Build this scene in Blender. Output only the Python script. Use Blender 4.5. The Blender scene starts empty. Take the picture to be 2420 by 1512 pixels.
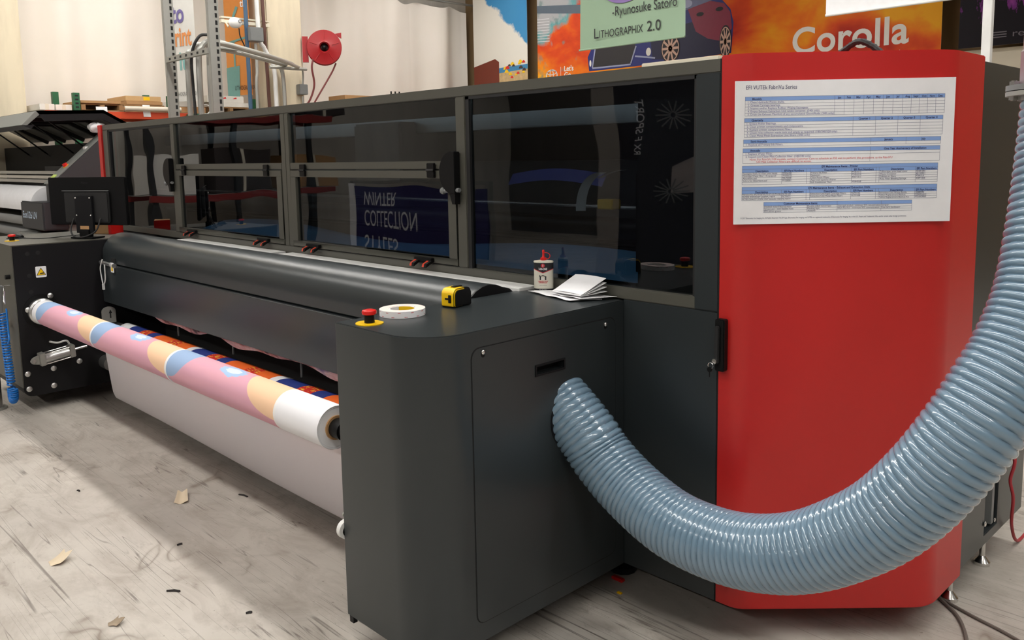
import bpy, bmesh, math, random
from mathutils import Vector, Matrix, Euler
random.seed(7)
SC = bpy.context.scene
COL = SC.collection
PI = math.pi

# ------------------------------------------------------------------ camera
cd = bpy.data.cameras.new('camera')
cam = bpy.data.objects.new('camera', cd); COL.objects.link(cam)
cam.location = (1.74535, -2.22202, 1.52597)
cam.rotation_euler = Euler((1.449701, 0.017541, 0.796846), 'XYZ')
cd.sensor_fit = 'HORIZONTAL'; cd.sensor_width = 36.0
cd.lens = 1989.36 / 2420 * 36.0
cd.shift_y = -0.0606
cd.clip_start = 0.02; cd.clip_end = 100
SC.camera = cam

# ------------------------------------------------------------------ world, exposure
w = bpy.data.worlds.new('world'); SC.world = w; w.use_nodes = True
w.node_tree.nodes['Background'].inputs[0].default_value = (0.8, 0.85, 0.9, 1)
w.node_tree.nodes['Background'].inputs[1].default_value = 0.05
vs = SC.view_settings
vs.view_transform = 'Standard'; vs.look = 'None'; vs.exposure = 0.0; vs.gamma = 1.0
vs.use_curve_mapping = False
LAMP = 29.0          # strength of the ceiling fixtures
SC.cycles.use_denoising = True
SC.cycles.caustics_reflective = False; SC.cycles.caustics_refractive = False
SC.cycles.sample_clamp_indirect = 6.0

# ------------------------------------------------------------------ helpers: materials
def lin(c):
    c = c / 255.0
    return c / 12.92 if c <= 0.04045 else ((c + 0.055) / 1.055) ** 2.4
def rgb(r, g, b): return (lin(r), lin(g), lin(b), 1.0)

class G:
    """tiny shader graph builder"""
    def __init__(s, name):
        s.m = bpy.data.materials.new(name); s.m.use_nodes = True
        s.nt = s.m.node_tree; s.nt.nodes.clear()
        s.out = s.nt.nodes.new('ShaderNodeOutputMaterial')
    def n(s, t, props=None, **ins):
        nd = s.nt.nodes.new('ShaderNode' + t)
        for k, v in (props or {}).items(): setattr(nd, k, v)
        for k, v in ins.items():
            key = int(k[1:]) if k[0] == 'i' and k[1:].isdigit() else k.replace('_', ' ')
            s.put(nd.inputs[key], v)
        return nd
    def put(s, sock, v):
        if isinstance(v, bpy.types.NodeSocket): s.nt.links.new(v, sock)
        elif isinstance(v, bpy.types.Node): s.nt.links.new(v.outputs[0], sock)
        else: sock.default_value = v
    def m2(s, op, a, b=0.0, c=0.0):
        return s.n('Math', {'operation': op}, i0=a, i1=b, i2=c).outputs[0]
    def mix(s, f, a, b, bt='MIX'):
        nd = s.n('Mix', {'data_type': 'RGBA', 'blend_type': bt})
        s.put(nd.inputs[0], f); s.put(nd.inputs[6], a); s.put(nd.inputs[7], b)
        return nd.outputs[2]
    def ramp(s, f, stops, interp='LINEAR'):
        nd = s.n('ValToRGB'); s.put(nd.inputs[0], f)
        cr = nd.color_ramp; cr.interpolation = interp
        while len(cr.elements) < len(stops): cr.elements.new(0.5)
        for e, (p, c) in zip(cr.elements, stops):
            e.position = p; e.color = c if isinstance(c, tuple) else (c, c, c, 1)
        return nd.outputs[0]
    def noise(s, vec, scale, detail=3.0, rough=0.55, dist=0.0):
        return s.n('TexNoise', Vector=vec, Scale=scale, Detail=detail, Roughness=rough, Distortion=dist).outputs[0]
    def obj(s): return s.n('TexCoord').outputs['Object']
    def mapv(s, vec, loc=(0,0,0), rot=(0,0,0), sc=(1,1,1)):
        return s.n('Mapping', Vector=vec, Location=loc, Rotation=rot, Scale=sc).outputs[0]
    def pbsdf(s, col, rough=0.5, metal=0.0, spec=0.5, normal=None, **kw):
        p = s.n('BsdfPrincipled')
        s.put(p.inputs['Base Color'], col); s.put(p.inputs['Roughness'], rough)
        s.put(p.inputs['Metallic'], metal); s.put(p.inputs['Specular IOR Level'], spec)
        if normal is not None: s.put(p.inputs['Normal'], normal)
        for k, v in kw.items(): s.put(p.inputs[k.replace('_', ' ')], v)
        return p
    def done(s, sh):
        s.put(s.out.inputs[0], sh); return s.m
    def bump(s, h, strength=0.2, dist=0.01):
        return s.n('Bump', Strength=strength, Distance=dist, Height=h).outputs[0]

def mat(name, c, rough=0.5, metal=0.0, spec=0.5, var=0.06, scale=14.0, bump=0.0, bscale=300.0, **kw):
    g = G(name); o = g.obj()
    a = tuple(x * (1 - var) for x in c[:3]) + (1,); b = tuple(min(1, x * (1 + var)) for x in c[:3]) + (1,)
    colr = g.mix(g.noise(o, scale), a, b)
    nrm = g.bump(g.noise(o, bscale, 2.0), bump, 0.002) if bump else None
    return g.done(g.pbsdf(colr, rough, metal, spec, nrm, **kw))

def emit(name, c, strength):
    g = G(name)
    return g.done(g.n('Emission', Color=c, Strength=strength))

# ------------------------------------------------------------------ helpers: meshes
LOC = {}
class MB:
    def __init__(s): s.v = []; s.f = []; s.uv = None
    def add(s, v, f):
        k = len(s.v); s.v += [tuple(p) for p in v]; s.f += [tuple(i + k for i in q) for q in f]; return s
    def box(s, x0, x1, y0, y1, z0, z1):
        return s.add([(x0,y0,z0),(x1,y0,z0),(x1,y1,z0),(x0,y1,z0),(x0,y0,z1),(x1,y0,z1),(x1,y1,z1),(x0,y1,z1)],
                     [(0,3,2,1),(4,5,6,7),(0,1,5,4),(1,2,6,5),(2,3,7,6),(3,0,4,7)])
    def prism(s, poly, axis, lo, hi):
        """poly: 2-D points; axis z -> (x,y), x -> (y,z), y -> (x,z)"""
        def P(a, b, h): return {'z': (a, b, h), 'x': (h, a, b), 'y': (a, h, b)}[axis]
        n = len(poly)
        v = [P(a, b, lo) for a, b in poly] + [P(a, b, hi) for a, b in poly]
        f = [tuple(range(n))[::-1], tuple(range(n, 2*n))] + [(i, (i+1) % n, n + (i+1) % n, n + i) for i in range(n)]
        return s.add(v, f)
    def plate(s, pts, normal, th):
        """extruded flat outline given by 3-D points"""
        n = len(pts); d = Vector(normal).normalized() * th
        v = [Vector(p) for p in pts] + [Vector(p) + d for p in pts]
        f = [tuple(range(n))[::-1], tuple(range(n, 2*n))] + [(i, (i+1) % n, n + (i+1) % n, n + i) for i in range(n)]
        return s.add(v, f)
    def cyl(s, p0, p1, r, n=16, r2=None, cap=True):
        p0, p1 = Vector(p0), Vector(p1); d = (p1 - p0).normalized()
        a = d.orthogonal().normalized(); b = d.cross(a)
        r2 = r if r2 is None else r2
        v = [p0 + (a*math.cos(2*PI*i/n) + b*math.sin(2*PI*i/n))*r for i in range(n)]
        v += [p1 + (a*math.cos(2*PI*i/n) + b*math.sin(2*PI*i/n))*r2 for i in range(n)]
        f = [(i, (i+1) % n, n+(i+1) % n, n+i) for i in range(n)]
        if cap: f += [tuple(range(n))[::-1], tuple(range(n, 2*n))]
        return s.add(v, f)
    def tube(s, pts, r, n=8, closed=False, rf=None):
        pts = [Vector(p) for p in pts]; m = len(pts)
        tans = []
        for i in range(m):
            a = pts[(i-1) % m] if (closed or i) else pts[0]
            b = pts[(i+1) % m] if (closed or i < m-1) else pts[-1]
            tans.append((b - a).normalized())
        nrm = tans[0].orthogonal().normalized(); v = []
        for i in range(m):
            if i:
                q = tans[i-1].rotation_difference(tans[i]); nrm = (q @ nrm).normalized()
            bi = tans[i].cross(nrm)
            for k in range(n):
                t = 2*PI*k/n; rr = r if rf is None else rf(i, t)
                v.append(pts[i] + (nrm*math.cos(t) + bi*math.sin(t))*rr)
        f = []
        for i in range(m if closed else m-1):
            j = (i+1) % m
            for k in range(n): f.append((i*n+k, i*n+(k+1) % n, j*n+(k+1) % n, j*n+k))
        if not closed: f += [tuple(range(n))[::-1], tuple(range((m-1)*n, m*n))]
        return s.add(v, f)
    def lathe(s, prof, o=(0,0,0), axis='z', n=24, closed=False):
        """profile of (radius, height)"""
        o = Vector(o); v = []; m = len(prof)
        for r, h in prof:
            for k in range(n):
                c, q = math.cos(2*PI*k/n)*r, math.sin(2*PI*k/n)*r
                v.append(o + Vector({'z': (c, q, h), 'x': (h, c, q), 'y': (q, h, c)}[axis]))
        f = []
        for i in range(m if closed else m-1):
            j = (i+1) % m
            for k in range(n): f.append((i*n+k, i*n+(k+1) % n, j*n+(k+1) % n, j*n+k))
        if not closed:
            if prof[0][0] > 1e-6: f.append(tuple(range(n))[::-1])
            if prof[-1][0] > 1e-6: f.append(tuple(range((m-1)*n, m*n)))
        return s.add(v, f)
    def ball(s, c, r, n=10, sc=(1,1,1)):
        m = n//2 + 1; c = Vector(c); v = []; f = []
        for i in range(m+1):
            a = PI*i/m
            for k in range(n):
                t = 2*PI*k/n
                v.append(c + Vector((math.sin(a)*math.cos(t)*r*sc[0], math.sin(a)*math.sin(t)*r*sc[1], math.cos(a)*r*sc[2])))
        for i in range(m):
            for k in range(n): f.append((i*n+k, (i+1)*n+k, (i+1)*n+(k+1) % n, i*n+(k+1) % n))
        return s.add(v, f)
    def grid(s, fn, nu, nv):
        v = [fn(i/nu, j/nv) for j in range(nv+1) for i in range(nu+1)]
        f = [(j*(nu+1)+i, j*(nu+1)+i+1, (j+1)*(nu+1)+i+1, (j+1)*(nu+1)+i) for j in range(nv) for i in range(nu)]
        return s.add(v, f)
    def xf(s, M):
        s.v = [tuple(M @ Vector(p)) for p in s.v]; return s
    def build(s, name, m, parent=None, bevel=0.0, seg=2, smooth=True, local=None, loc=None, cut=None, label=None):
        me = bpy.data.meshes.new(name)
        off = Vector((0,0,0))
        if parent is not None and LOC.get(parent.name) is not None: off = LOC[parent.name]
        if loc is not None: off = Vector(loc)
        me.from_pydata([tuple(Vector(p) - off) for p in s.v], [], s.f); me.update()
        bm = bmesh.new(); bm.from_mesh(me)
        bmesh.ops.remove_doubles(bm, verts=bm.verts, dist=1e-6)
        bmesh.ops.recalc_face_normals(bm, faces=bm.faces)
        if cut:
            cm = bpy.data.meshes.new('c'); cb = MB()
            for c in cut: cb.box(*c)
            cm.from_pydata([tuple(Vector(p) - off) for p in cb.v], [], cb.f); cm.update()
            bm.to_mesh(me)
            to = bpy.data.objects.new('t', me); tc = bpy.data.objects.new('tc', cm)
            COL.objects.link(to); COL.objects.link(tc)
            md = to.modifiers.new('b', 'BOOLEAN'); md.operation = 'DIFFERENCE'; md.object = tc; md.solver = 'EXACT'
            bpy.context.view_layer.update()
            me2 = bpy.data.meshes.new_from_object(to.evaluated_get(bpy.context.evaluated_depsgraph_get()))
            bpy.data.objects.remove(to); bpy.data.objects.remove(tc)
            bpy.data.meshes.remove(me); bpy.data.meshes.remove(cm)
            me = me2; me.name = name
            bm.clear(); bm.from_mesh(me)
        if bevel:
            es = [e for e in bm.edges if len(e.link_faces) == 2 and e.calc_face_angle(0) > 0.6]
            bmesh.ops.bevel(bm, geom=es, offset=bevel, segments=seg, affect='EDGES', clamp_overlap=True)
        for fc in bm.faces: fc.smooth = smooth
        for e in bm.edges:
            e.smooth = not (len(e.link_faces) == 2 and e.calc_face_angle(0) > 0.62)
        bm.to_mesh(me); bm.free()
        me.materials.clear(); me.materials.append(m)
        o = bpy.data.objects.new(name, me); COL.objects.link(o)
        if parent is not None: o.parent = parent
        if loc is not None: o.location = loc
        LOC[o.name] = LOC.get(parent.name) if parent is not None else (Vector(loc) if loc is not None else None)
        if label: o['label'] = label
        return o

def tag(o, label, cat, group=None, kind=None):
    if label: o['label'] = label
    if cat: o['category'] = cat
    if group: o['group'] = group
    if kind: o['kind'] = kind
    return o
def thing(name, label, cat, loc=(0,0,0), rotz=0.0, group=None, local=False):
    """an Empty at the thing's base; local=True: parts are given in its own frame"""
    o = bpy.data.objects.new(name, None); COL.objects.link(o)
    o.location = loc; o.rotation_euler = (0, 0, rotz); o.empty_display_size = 0.1
    LOC[o.name] = None if local else Vector(loc)
    return tag(o, label, cat, group)
def copy_tree(o, parent=None):
    c = o.copy(); COL.objects.link(c); c.parent = parent
    for ch in list(o.children): copy_tree(ch, c)
    return c
def struct(name, mb, m, **kw):
    o = mb.build(name, m, **kw); o['kind'] = 'structure'; return o
def rpoly(pts, rad, seg=6):
    """rounded polygon; rad: one radius per corner"""
    out = []; n = len(pts)
    for i in range(n):
        p, a, b = Vector(pts[i]), Vector(pts[i-1]), Vector(pts[(i+1) % n])
        r = rad[i] if isinstance(rad, (list, tuple)) else rad
        if r <= 0: out.append(tuple(p)); continue
        u = (a-p).normalized(); v = (b-p).normalized()
        ang = u.angle(v); t = min(r/math.tan(ang/2), (a-p).length*0.49, (b-p).length*0.49); rr = t*math.tan(ang/2)
        c = p + (u+v).normalized()*(rr/math.sin(ang/2))
        s = (p + u*t) - c; e = (p + v*t) - c
        a0 = math.atan2(s.y, s.x); a1 = math.atan2(e.y, e.x); d = (a1-a0+PI) % (2*PI) - PI
        for k in range(seg+1):
            q = a0 + d*k/seg; out.append((c.x + rr*math.cos(q), c.y + rr*math.sin(q)))
    return out
def catmull(pts, n=10):
    P = [Vector(p) for p in pts]; P = [P[0]*2-P[1]] + P + [P[-1]*2-P[-2]]; out = []
    for i in range(1, len(P)-2):
        for k in range(n):
            t = k/n
            out.append(0.5*((2*P[i]) + (P[i+1]-P[i-1])*t + (2*P[i-1]-5*P[i]+4*P[i+1]-P[i+2])*t*t + (3*P[i]-P[i-1]-3*P[i+1]+P[i+2])*t**3))
    out.append(P[-2]); return out
_tc = {}
def text_geo(body, size, bold=0.0, spacing=1.0):
    key = (body, size, bold, spacing)
    if key not in _tc:
        c = bpy.data.curves.new('t', 'FONT'); c.body = body; c.size = size; c.offset = bold; c.space_character = spacing
        c.resolution_u = 6 if size > 0.05 else 2
        o = bpy.data.objects.new('t', c)
        me = bpy.data.meshes.new_from_object(o)
        _tc[key] = ([v.co.copy() for v in me.vertices], [tuple(p.vertices) for p in me.polygons])
        bpy.data.objects.remove(o); bpy.data.curves.remove(c); bpy.data.meshes.remove(me)
    return _tc[key]
def text(mb, body, size, o, xd, yd, bold=0.0, width=None, align='L', spacing=1.0):
    """flat lettering from point o, running along xd, standing along yd"""
    v, f = text_geo(body, size, bold, spacing)
    if not v: return mb
    x0 = min(p.x for p in v); x1 = max(p.x for p in v)
    k = width/(x1-x0) if width else 1.0
    sh = {'L': -x0, 'C': -(x0+x1)/2, 'R': -x1}[align]
    o = Vector(o); xd = Vector(xd); yd = Vector(yd)
    return mb.add([o + xd*((p.x+sh)*k) + yd*p.y for p in v], f)

# ------------------------------------------------------------------ materials
def powder(name, c, rough=0.30, bump=0.05, spec=0.5):
    return mat(name, c, rough, 0.0, spec, 0.05, 6.0, bump, 900.0)
M = {}
M['char'] = powder('charcoal_powder_coat', rgb(43, 48, 50))
M['char2'] = powder('charcoal_frame', rgb(80, 79, 72), 0.4)
M['black'] = powder('black_steel', rgb(15, 15, 18), 0.5, spec=0.3)
M['blackp'] = mat('black_plastic', rgb(13, 13, 14), 0.42, spec=0.25)
M['dark'] = mat('dark_interior', rgb(14, 14, 15), 0.7)
M['red'] = powder('red_powder_coat', rgb(188, 34, 32), 0.38, 0.06)
M['chrome'] = mat('bright_steel', (0.75, 0.74, 0.72, 1), 0.22, 1.0)
M['alu'] = mat('aluminium', (0.62, 0.62, 0.61, 1), 0.38, 1.0, bump=0.05)
M['zinc'] = mat('galvanised_steel', rgb(168, 168, 162), 0.42, 0.55)
M['white'] = mat('white_plastic', rgb(228, 228, 226), 0.45)
M['paper'] = mat('white_paper', rgb(236, 236, 238), 0.75, spec=0.2)
M['yellow'] = mat('yellow_plastic', rgb(244, 198, 10), 0.35)
M['redp'] = mat('red_plastic', rgb(214, 32, 28), 0.3)
M['orangep'] = mat('orange_plastic', rgb(206, 62, 34), 0.35)
M['ink'] = mat('black_ink', rgb(28, 28, 32), 0.6)
M['bluep'] = mat('blue_tubing', rgb(24, 112, 196), 0.3)
M['greyp'] = mat('grey_plastic', rgb(120, 122, 122), 0.4)
M['cream'] = mat('cream_paint', rgb(222, 214, 194), 0.65, var=0.08, scale=2.5)
M['rubber'] = mat('dark_rubber', rgb(24, 24, 25), 0.6)
M['card'] = mat('brown_cardboard', rgb(176, 136, 92), 0.8, var=0.1)
M['wood'] = mat('pallet_wood', rgb(150, 116, 78), 0.8, var=0.2, scale=8)

def m_floor():
    g = G('worn_concrete'); o = g.obj()
    big = g.noise(o, 0.7, 5.0, 0.6)
    c = g.ramp(big, [(0.3, rgb(166, 160, 152)), (0.55, rgb(186, 180, 171)), (0.75, rgb(200, 195, 188))])
    st = g.mapv(o, rot=(0, 0, 0.35), sc=(1.0, 2.0, 1))
    mid = g.noise(st, 3.0, 8.0, 0.68, 0.6)
    c = g.mix(g.ramp(mid, [(0.45, 0.0), (0.70, 0.62)]), c, rgb(140, 130, 119))
    sv0 = g.mapv(o, loc=(1.3, 2.2, 0), rot=(0, 0, 0.55), sc=(2.0, 4.0, 1))
    scf = g.noise(sv0, 3.4, 6.0, 0.7, 0.3)
    c = g.mix(g.m2('MULTIPLY', g.ramp(scf, [(0.56, 0.0), (0.70, 0.5)]), g.ramp(g.noise(o, 1.6, 3.0), [(0.42, 0.0), (0.62, 1.0)])), c, rgb(112, 102, 92))
    # meandering grime lines
    wv = g.mapv(o, loc=(0.4, 0.3, 0), rot=(0, 0, 0.5), sc=(1, 1, 1))
    wn = g.noise(wv, 1.25, 3.0, 0.55, 0.9)
    line = g.m2('ABSOLUTE', g.m2('SUBTRACT', wn, 0.5))
    line = g.ramp(line, [(0.0, 0.75), (0.012, 0.3), (0.035, 0.0)])
    brk = g.ramp(g.noise(o, 2.3, 4.0), [(0.50, 0.0), (0.64, 0.9)])
    c = g.mix(g.m2('MULTIPLY', line, brk), c, rgb(104, 90, 76))
    # straight scratches
    for i, (rz, sx, sy) in enumerate([(0.9, 0.22, 9), (-0.25, 0.3, 13), (1.9, 0.2, 11), (0.45, 0.35, 15), (2.6, 0.3, 12)]):
        sv = g.mapv(o, loc=(i*3.1, i*1.7, 0), rot=(0, 0, rz), sc=(sx, sy, 1))
        sn = g.m2('ABSOLUTE', g.m2('SUBTRACT', g.noise(sv, 1.0, 2.0, 0.4), 0.5))
        s1 = g.ramp(sn, [(0.0, 0.75), (0.0035, 0.0)])
        gate = g.ramp(g.noise(o, 1.1 + 0.3*i, 3.0), [(0.48, 0.0), (0.54, 1.0)])
        c = g.mix(g.m2('MULTIPLY', s1, gate), c, rgb(92, 84, 78))
    sp = g.noise(o, 60.0, 2.0, 0.5)
    c = g.mix(g.ramp(sp, [(0.70, 0.0), (0.78, 0.6)]), c, rgb(110, 100, 90))
    r = g.ramp(mid, [(0.3, 0.38), (0.7, 0.6)])
    return g.done(g.pbsdf(c, r, 0.0, 0.4, g.bump(g.noise(o, 45.0, 4.0), 0.12, 0.004)))
M['floor'] = m_floor()

def m_glass():
    g = G('smoked_acrylic_pane'); o = g.obj()
    st = g.mapv(o, sc=(0.9, 1, 1.6))
    nrm = g.bump(g.noise(st, 1.5, 1.0, 0.4, 0.3), 0.13, 0.03)
    tr = g.n('BsdfTransparent', Color=(0.47, 0.50, 0.52, 1))
    gl = g.n('BsdfGlossy', Color=(0.95, 0.97, 1, 1), Roughness=0.012, Normal=nrm)
    fr = g.n('Fresnel', IOR=1.5, Normal=nrm)
    front = g.m2('SUBTRACT', 1.0, g.n('NewGeometry').outputs['Backfacing'])
    return g.done(g.n('MixShader', i0=g.m2('MULTIPLY', g.m2('MULTIPLY', fr.outputs[0], 1.35), front), i1=tr, i2=gl))
M['glass'] = m_glass()

def m_hose():
    g = G('blue_grey_pvc_hose'); o = g.obj()
    c = g.mix(g.noise(o, 5.0), rgb(106, 132, 152), rgb(120, 145, 164))
    return g.done(g.pbsdf(c, 0.22, 0.0, 0.6, None, Coat_Weight=0.6, Coat_Roughness=0.06))
M['hose'] = m_hose()

def m_sheet():
    g = G('frosted_white_sheet'); o = g.obj()
    c = g.mix(g.noise(o, 2.0), rgb(228, 224, 226), rgb(238, 234, 236))
    p = g.pbsdf(c, 0.55, 0.0, 0.3)
    t = g.n('BsdfTranslucent', Color=rgb(220, 212, 214))
    return g.done(g.n('MixShader', i0=0.35, i1=p, i2=t))
M['sheet'] = m_sheet()

def m_pinkprint():
    """printed fabric; UV = metres along the roll, angle in turns from the top towards the front"""
    g = G('pastel_printed_fabric')
    uv = g.n('SeparateXYZ', Vector=g.n('TexCoord').outputs['UV'])
    x, th = uv.outputs[0], uv.outputs[1]
    u = g.m2('FRACT', g.m2('DIVIDE', g.m2('SUBTRACT', x, 0.06), 0.96))
    t = g.m2('MULTIPLY', g.m2('ADD', th, 0.10), 2.5)
    t = g.m2('MINIMUM', g.m2('MAXIMUM', t, 0.0), 1.0)
    k = g.m2('SQRT', g.m2('SUBTRACT', 1.0, g.m2('MULTIPLY', t, t)))
    blue = g.m2('LESS_THAN', u, g.m2('ADD', g.m2('MULTIPLY', k, 0.20), 0.03))
    peach = g.m2('GREATER_THAN', u, g.m2('SUBTRACT', 1.0, g.m2('MULTIPLY', k, 0.29)))
    ring = g.m2('LESS_THAN', u, 0.02)
    pv = g.mapv(g.n('TexCoord').outputs['UV'], sc=(1.2, 6, 1))
    pink = g.mix(g.noise(pv, 1.6, 2.0), rgb(222, 164, 175), rgb(208, 158, 180))
    c = g.mix(blue, pink, rgb(150, 175, 210))
    c = g.mix(peach, c, rgb(240, 200, 164))
    # pale blue swash with a white heart in every repeat
    du = g.m2('DIVIDE', g.m2('SUBTRACT', u, 0.56), 0.10)
    dt = g.m2('DIVIDE', g.m2('SUBTRACT', th, 0.02), 0.075)
    wob = g.m2('MULTIPLY', g.m2('SUBTRACT', g.noise(pv, 7.0, 1.0), 0.5), 0.6)
    d = g.m2('ADD', g.m2('SQRT', g.m2('ADD', g.m2('MULTIPLY', du, du), g.m2('MULTIPLY', dt, dt))), wob)
    c = g.mix(g.m2('LESS_THAN', d, 1.0), c, rgb(160, 188, 222))
    c = g.mix(g.m2('LESS_THAN', d, 0.55), c, rgb(206, 216, 234))
    c = g.mix(ring, c, rgb(240, 238, 238))
    plain = g.m2('MAXIMUM', g.m2('LESS_THAN', x, 0.06), g.m2('GREATER_THAN', x, 2.955))
    c = g.mix(plain, c, rgb(236, 236, 240))
    return g.done(g.pbsdf(c, 0.7, 0.0, 0.25))
M['pink'] = m_pinkprint()

def m_brightprint():
    g = G('bright_printed_fabric')
    tc = g.n('TexCoord').outputs['UV']
    uv = g.n('SeparateXYZ', Vector=tc); x = uv.outputs[0]
    u = g.m2('FRACT', g.m2('DIVIDE', x, 0.93))
    u = g.m2('ADD', u, g.m2('MULTIPLY', g.m2('SUBTRACT', uv.outputs[1], 0.0), 0.35))
    W = rgb(228, 228, 232); NV = rgb(34, 52, 124); RD = rgb(196, 38, 30); OR = rgb(226, 100, 34)
    c = g.ramp(g.m2('FRACT', u), [(0.0, NV), (0.20, RD), (0.33, NV), (0.44, OR), (0.66, RD), (0.78, OR), (0.93, W)], 'CONSTANT')
    nz = g.noise(g.mapv(tc, sc=(1, 3, 1)), 26.0, 2.0)
    isred = g.m2('GREATER_THAN', g.n('SeparateColor', Color=c).outputs[0], 0.5)
    isred = g.m2('MULTIPLY', isred, g.m2('LESS_THAN', g.n('SeparateColor', Color=c).outputs[1], 0.05))
    c = g.mix(g.m2('MULTIPLY', isred, g.ramp(nz, [(0.56, 0.0), (0.6, 1.0)])), c, rgb(226, 186, 60))
    return g.done(g.pbsdf(c, 0.7, 0.0, 0.25))
M['bright'] = m_brightprint()

def m_curtain():
    g = G('white_drape_cloth'); o = g.obj()
    c = g.mix(g.noise(o, 1.2), rgb(226, 220, 210), rgb(238, 232, 224))
    return g.done(g.pbsdf(c, 0.85, 0.0, 0.15))
M['drape'] = m_curtain()
def m_beige(name, c):
    g = G(name); o = g.obj()
    st = g.mapv(o, sc=(2, 2, 0.35))
    col = g.mix(g.ramp(g.noise(st, 2.5, 5.0), [(0.4, 0.0), (0.7, 0.6)]), c, tuple(x*0.72 for x in c[:3]) + (1,))
    return g.done(g.pbsdf(col, 0.75, 0.0, 0.25, g.bump(g.noise(o, 20.0), 0.1, 0.01)))
M['beige'] = m_beige('painted_concrete', rgb(222, 210, 184))
M['tan'] = m_beige('tan_block_wall', rgb(140, 116, 84))
M['lightwall'] = m_beige('light_painted_wall', rgb(196, 190, 180)); M['dimwall'] = m_beige('dim_painted_wall', rgb(96, 92, 88))
M['ceil'] = m_beige('brown_roof_deck', rgb(96, 78, 56))
M['steelbeam'] = mat('painted_roof_beam', rgb(150, 132, 100), 0.6)

def m_smoke():
    """orange smoke print of the car banner (object space: x along, z up)"""
    g = G('orange_smoke_print'); o = g.obj()
    n1 = g.noise(g.mapv(o, sc=(0.8, 1, 1.2)), 1.3, 4.0, 0.5, 0.25)
    c = g.ramp(n1, [(0.30, rgb(176, 42, 26)), (0.42, rgb(214, 74, 28)), (0.53, rgb(230, 118, 24)), (0.64, rgb(236, 166, 28))])
    s = g.n('SeparateXYZ', Vector=o)
    # left end: grey city, teal haze
    lf = g.m2('ADD', g.m2('MULTIPLY', g.m2('ADD', s.outputs[0], 8.3), -1.1), g.m2('MULTIPLY', g.m2('SUBTRACT', s.outputs[2], 3.22), 1.6))
    lf = g.m2('ADD', lf, g.m2('MULTIPLY', g.m2('SUBTRACT', g.noise(o, 3.2, 4.0), 0.5), 1.6))
    c = g.mix(g.ramp(lf, [(0.0, 0.0), (0.28, 1.0)]), c, rgb(96, 158, 160))
    c = g.mix(g.ramp(lf, [(0.28, 0.0), (0.5, 1.0)]), c, rgb(166, 166, 168))
    pt = g.noise(g.mapv(o, loc=(3, 0, 1)), 2.6, 4.0)
    low = g.m2('MULTIPLY', g.ramp(pt, [(0.58, 0.0), (0.66, 0.8)]), g.m2('LESS_THAN', s.outputs[0], -6.9))
    c = g.mix(low, c, rgb(96, 128, 120))
    return g.done(g.pbsdf(c, 0.6, 0.0, 0.25))
M['smoke'] = m_smoke()
def m_sky():
    g = G('beach_sky_print'); o = g.obj()
    s = g.n('SeparateXYZ', Vector=o)
    h = g.m2('ADD', s.outputs[2], g.m2('MULTIPLY', g.m2('ADD', s.outputs[0], 8.49), 0.83))
    h = g.m2('ADD', h, g.m2('MULTIPLY', g.m2('SUBTRACT', g.noise(o, 3.0, 6.0, 0.6), 0.5), 0.6))
    c = g.ramp(h, [(0.0, rgb(226, 222, 212)), (1.0, rgb(226, 222, 212))])
    sky = g.mix(g.noise(o, 1.0), rgb(52, 130, 186), rgb(78, 150, 196))
    c = g.mix(g.ramp(g.m2('SUBTRACT', h, 3.36), [(0.0, 0.0), (0.07, 1.0)]), c, sky)
    return g.done(g.pbsdf(c, 0.6, 0.0, 0.25))
M['sky'] = m_sky()
def m_purple():
    g = G('dark_violet_print'); o = g.obj()
    s = g.n('SeparateXYZ', Vector=o)
    n = g.noise(g.mapv(o, sc=(2.2, 1, 0.7)), 2.2, 5.0, 0.7)
    v = g.m2('ADD', n, g.m2('MULTIPLY', g.m2('SUBTRACT', s.outputs[2], 3.1), 0.55))
    c = g.ramp(v, [(0.50, rgb(24, 20, 28)), (0.53, rgb(110, 44, 120)), (0.66, rgb(146, 66, 150)), (0.74, rgb(206, 92, 70))])
    return g.done(g.pbsdf(c, 0.6, 0.0, 0.25))
M['violet'] = m_purple()

# ================================================================== THE SETTING
X0, X1, Y0, Y1, ZC = -10.4, 7.5, -9.5, 8.5, 5.6
struct('floor', MB().box(X0, X1, Y0, Y1, -0.15, 0.0), M['floor'])
struct('ceiling', MB().box(X0, X1, Y0, Y1, ZC, ZC+0.15), M['ceil'])
struct('wall_left', MB().box(X0-0.15, X0, Y0, Y1, 0, ZC), M['lightwall'])
struct('wall_right', MB().box(X1, X1+0.15, Y0, Y1, 0, ZC), M['dimwall'])
struct('wall_back', MB().box(X0, X1, Y1, Y1+0.15, 0, ZC), M['tan'])
struct('wall_front', MB().box(X0, X1, Y0-0.15, Y0, 0, ZC), M['dimwall'])
for i, x in enumerate((-8.4, -5.2, -2.0, 1.2, 4.4)):
    struct('trim_%d' % (i+1), MB().box(x-0.05, x+0.05, Y0, Y1, ZC-0.32, ZC-0.30).box(x-0.008, x+0.008, Y0, Y1, ZC-0.30, ZC-0.02).box(x-0.05, x+0.05, Y0, Y1, ZC-0.02, ZC), M['steelbeam'])
for i, y in enumerate((-6.0, -2.0, 4.0, 7.2)):
    struct('trim_%d' % (i+6), MB().box(X0, X1, y-0.05, y+0.05, ZC-0.44, ZC-0.32), M['steelbeam'])

# concrete columns against the left wall
def column(x0, x1, y0, y1, label):
    o = MB().box(x0, x1, y0, y1, 0, ZC-0.44).build('column', M['beige'], bevel=0.015)
    o['kind'] = 'structure'; o['label'] = label
    return o
column(-9.45, -8.9, 3.58, 4.12, 'stained cream concrete column with conduits and a red hose reel')
column(-10.4, -9.55, 0.02, 0.76, 'cream concrete column at the left edge')

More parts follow.
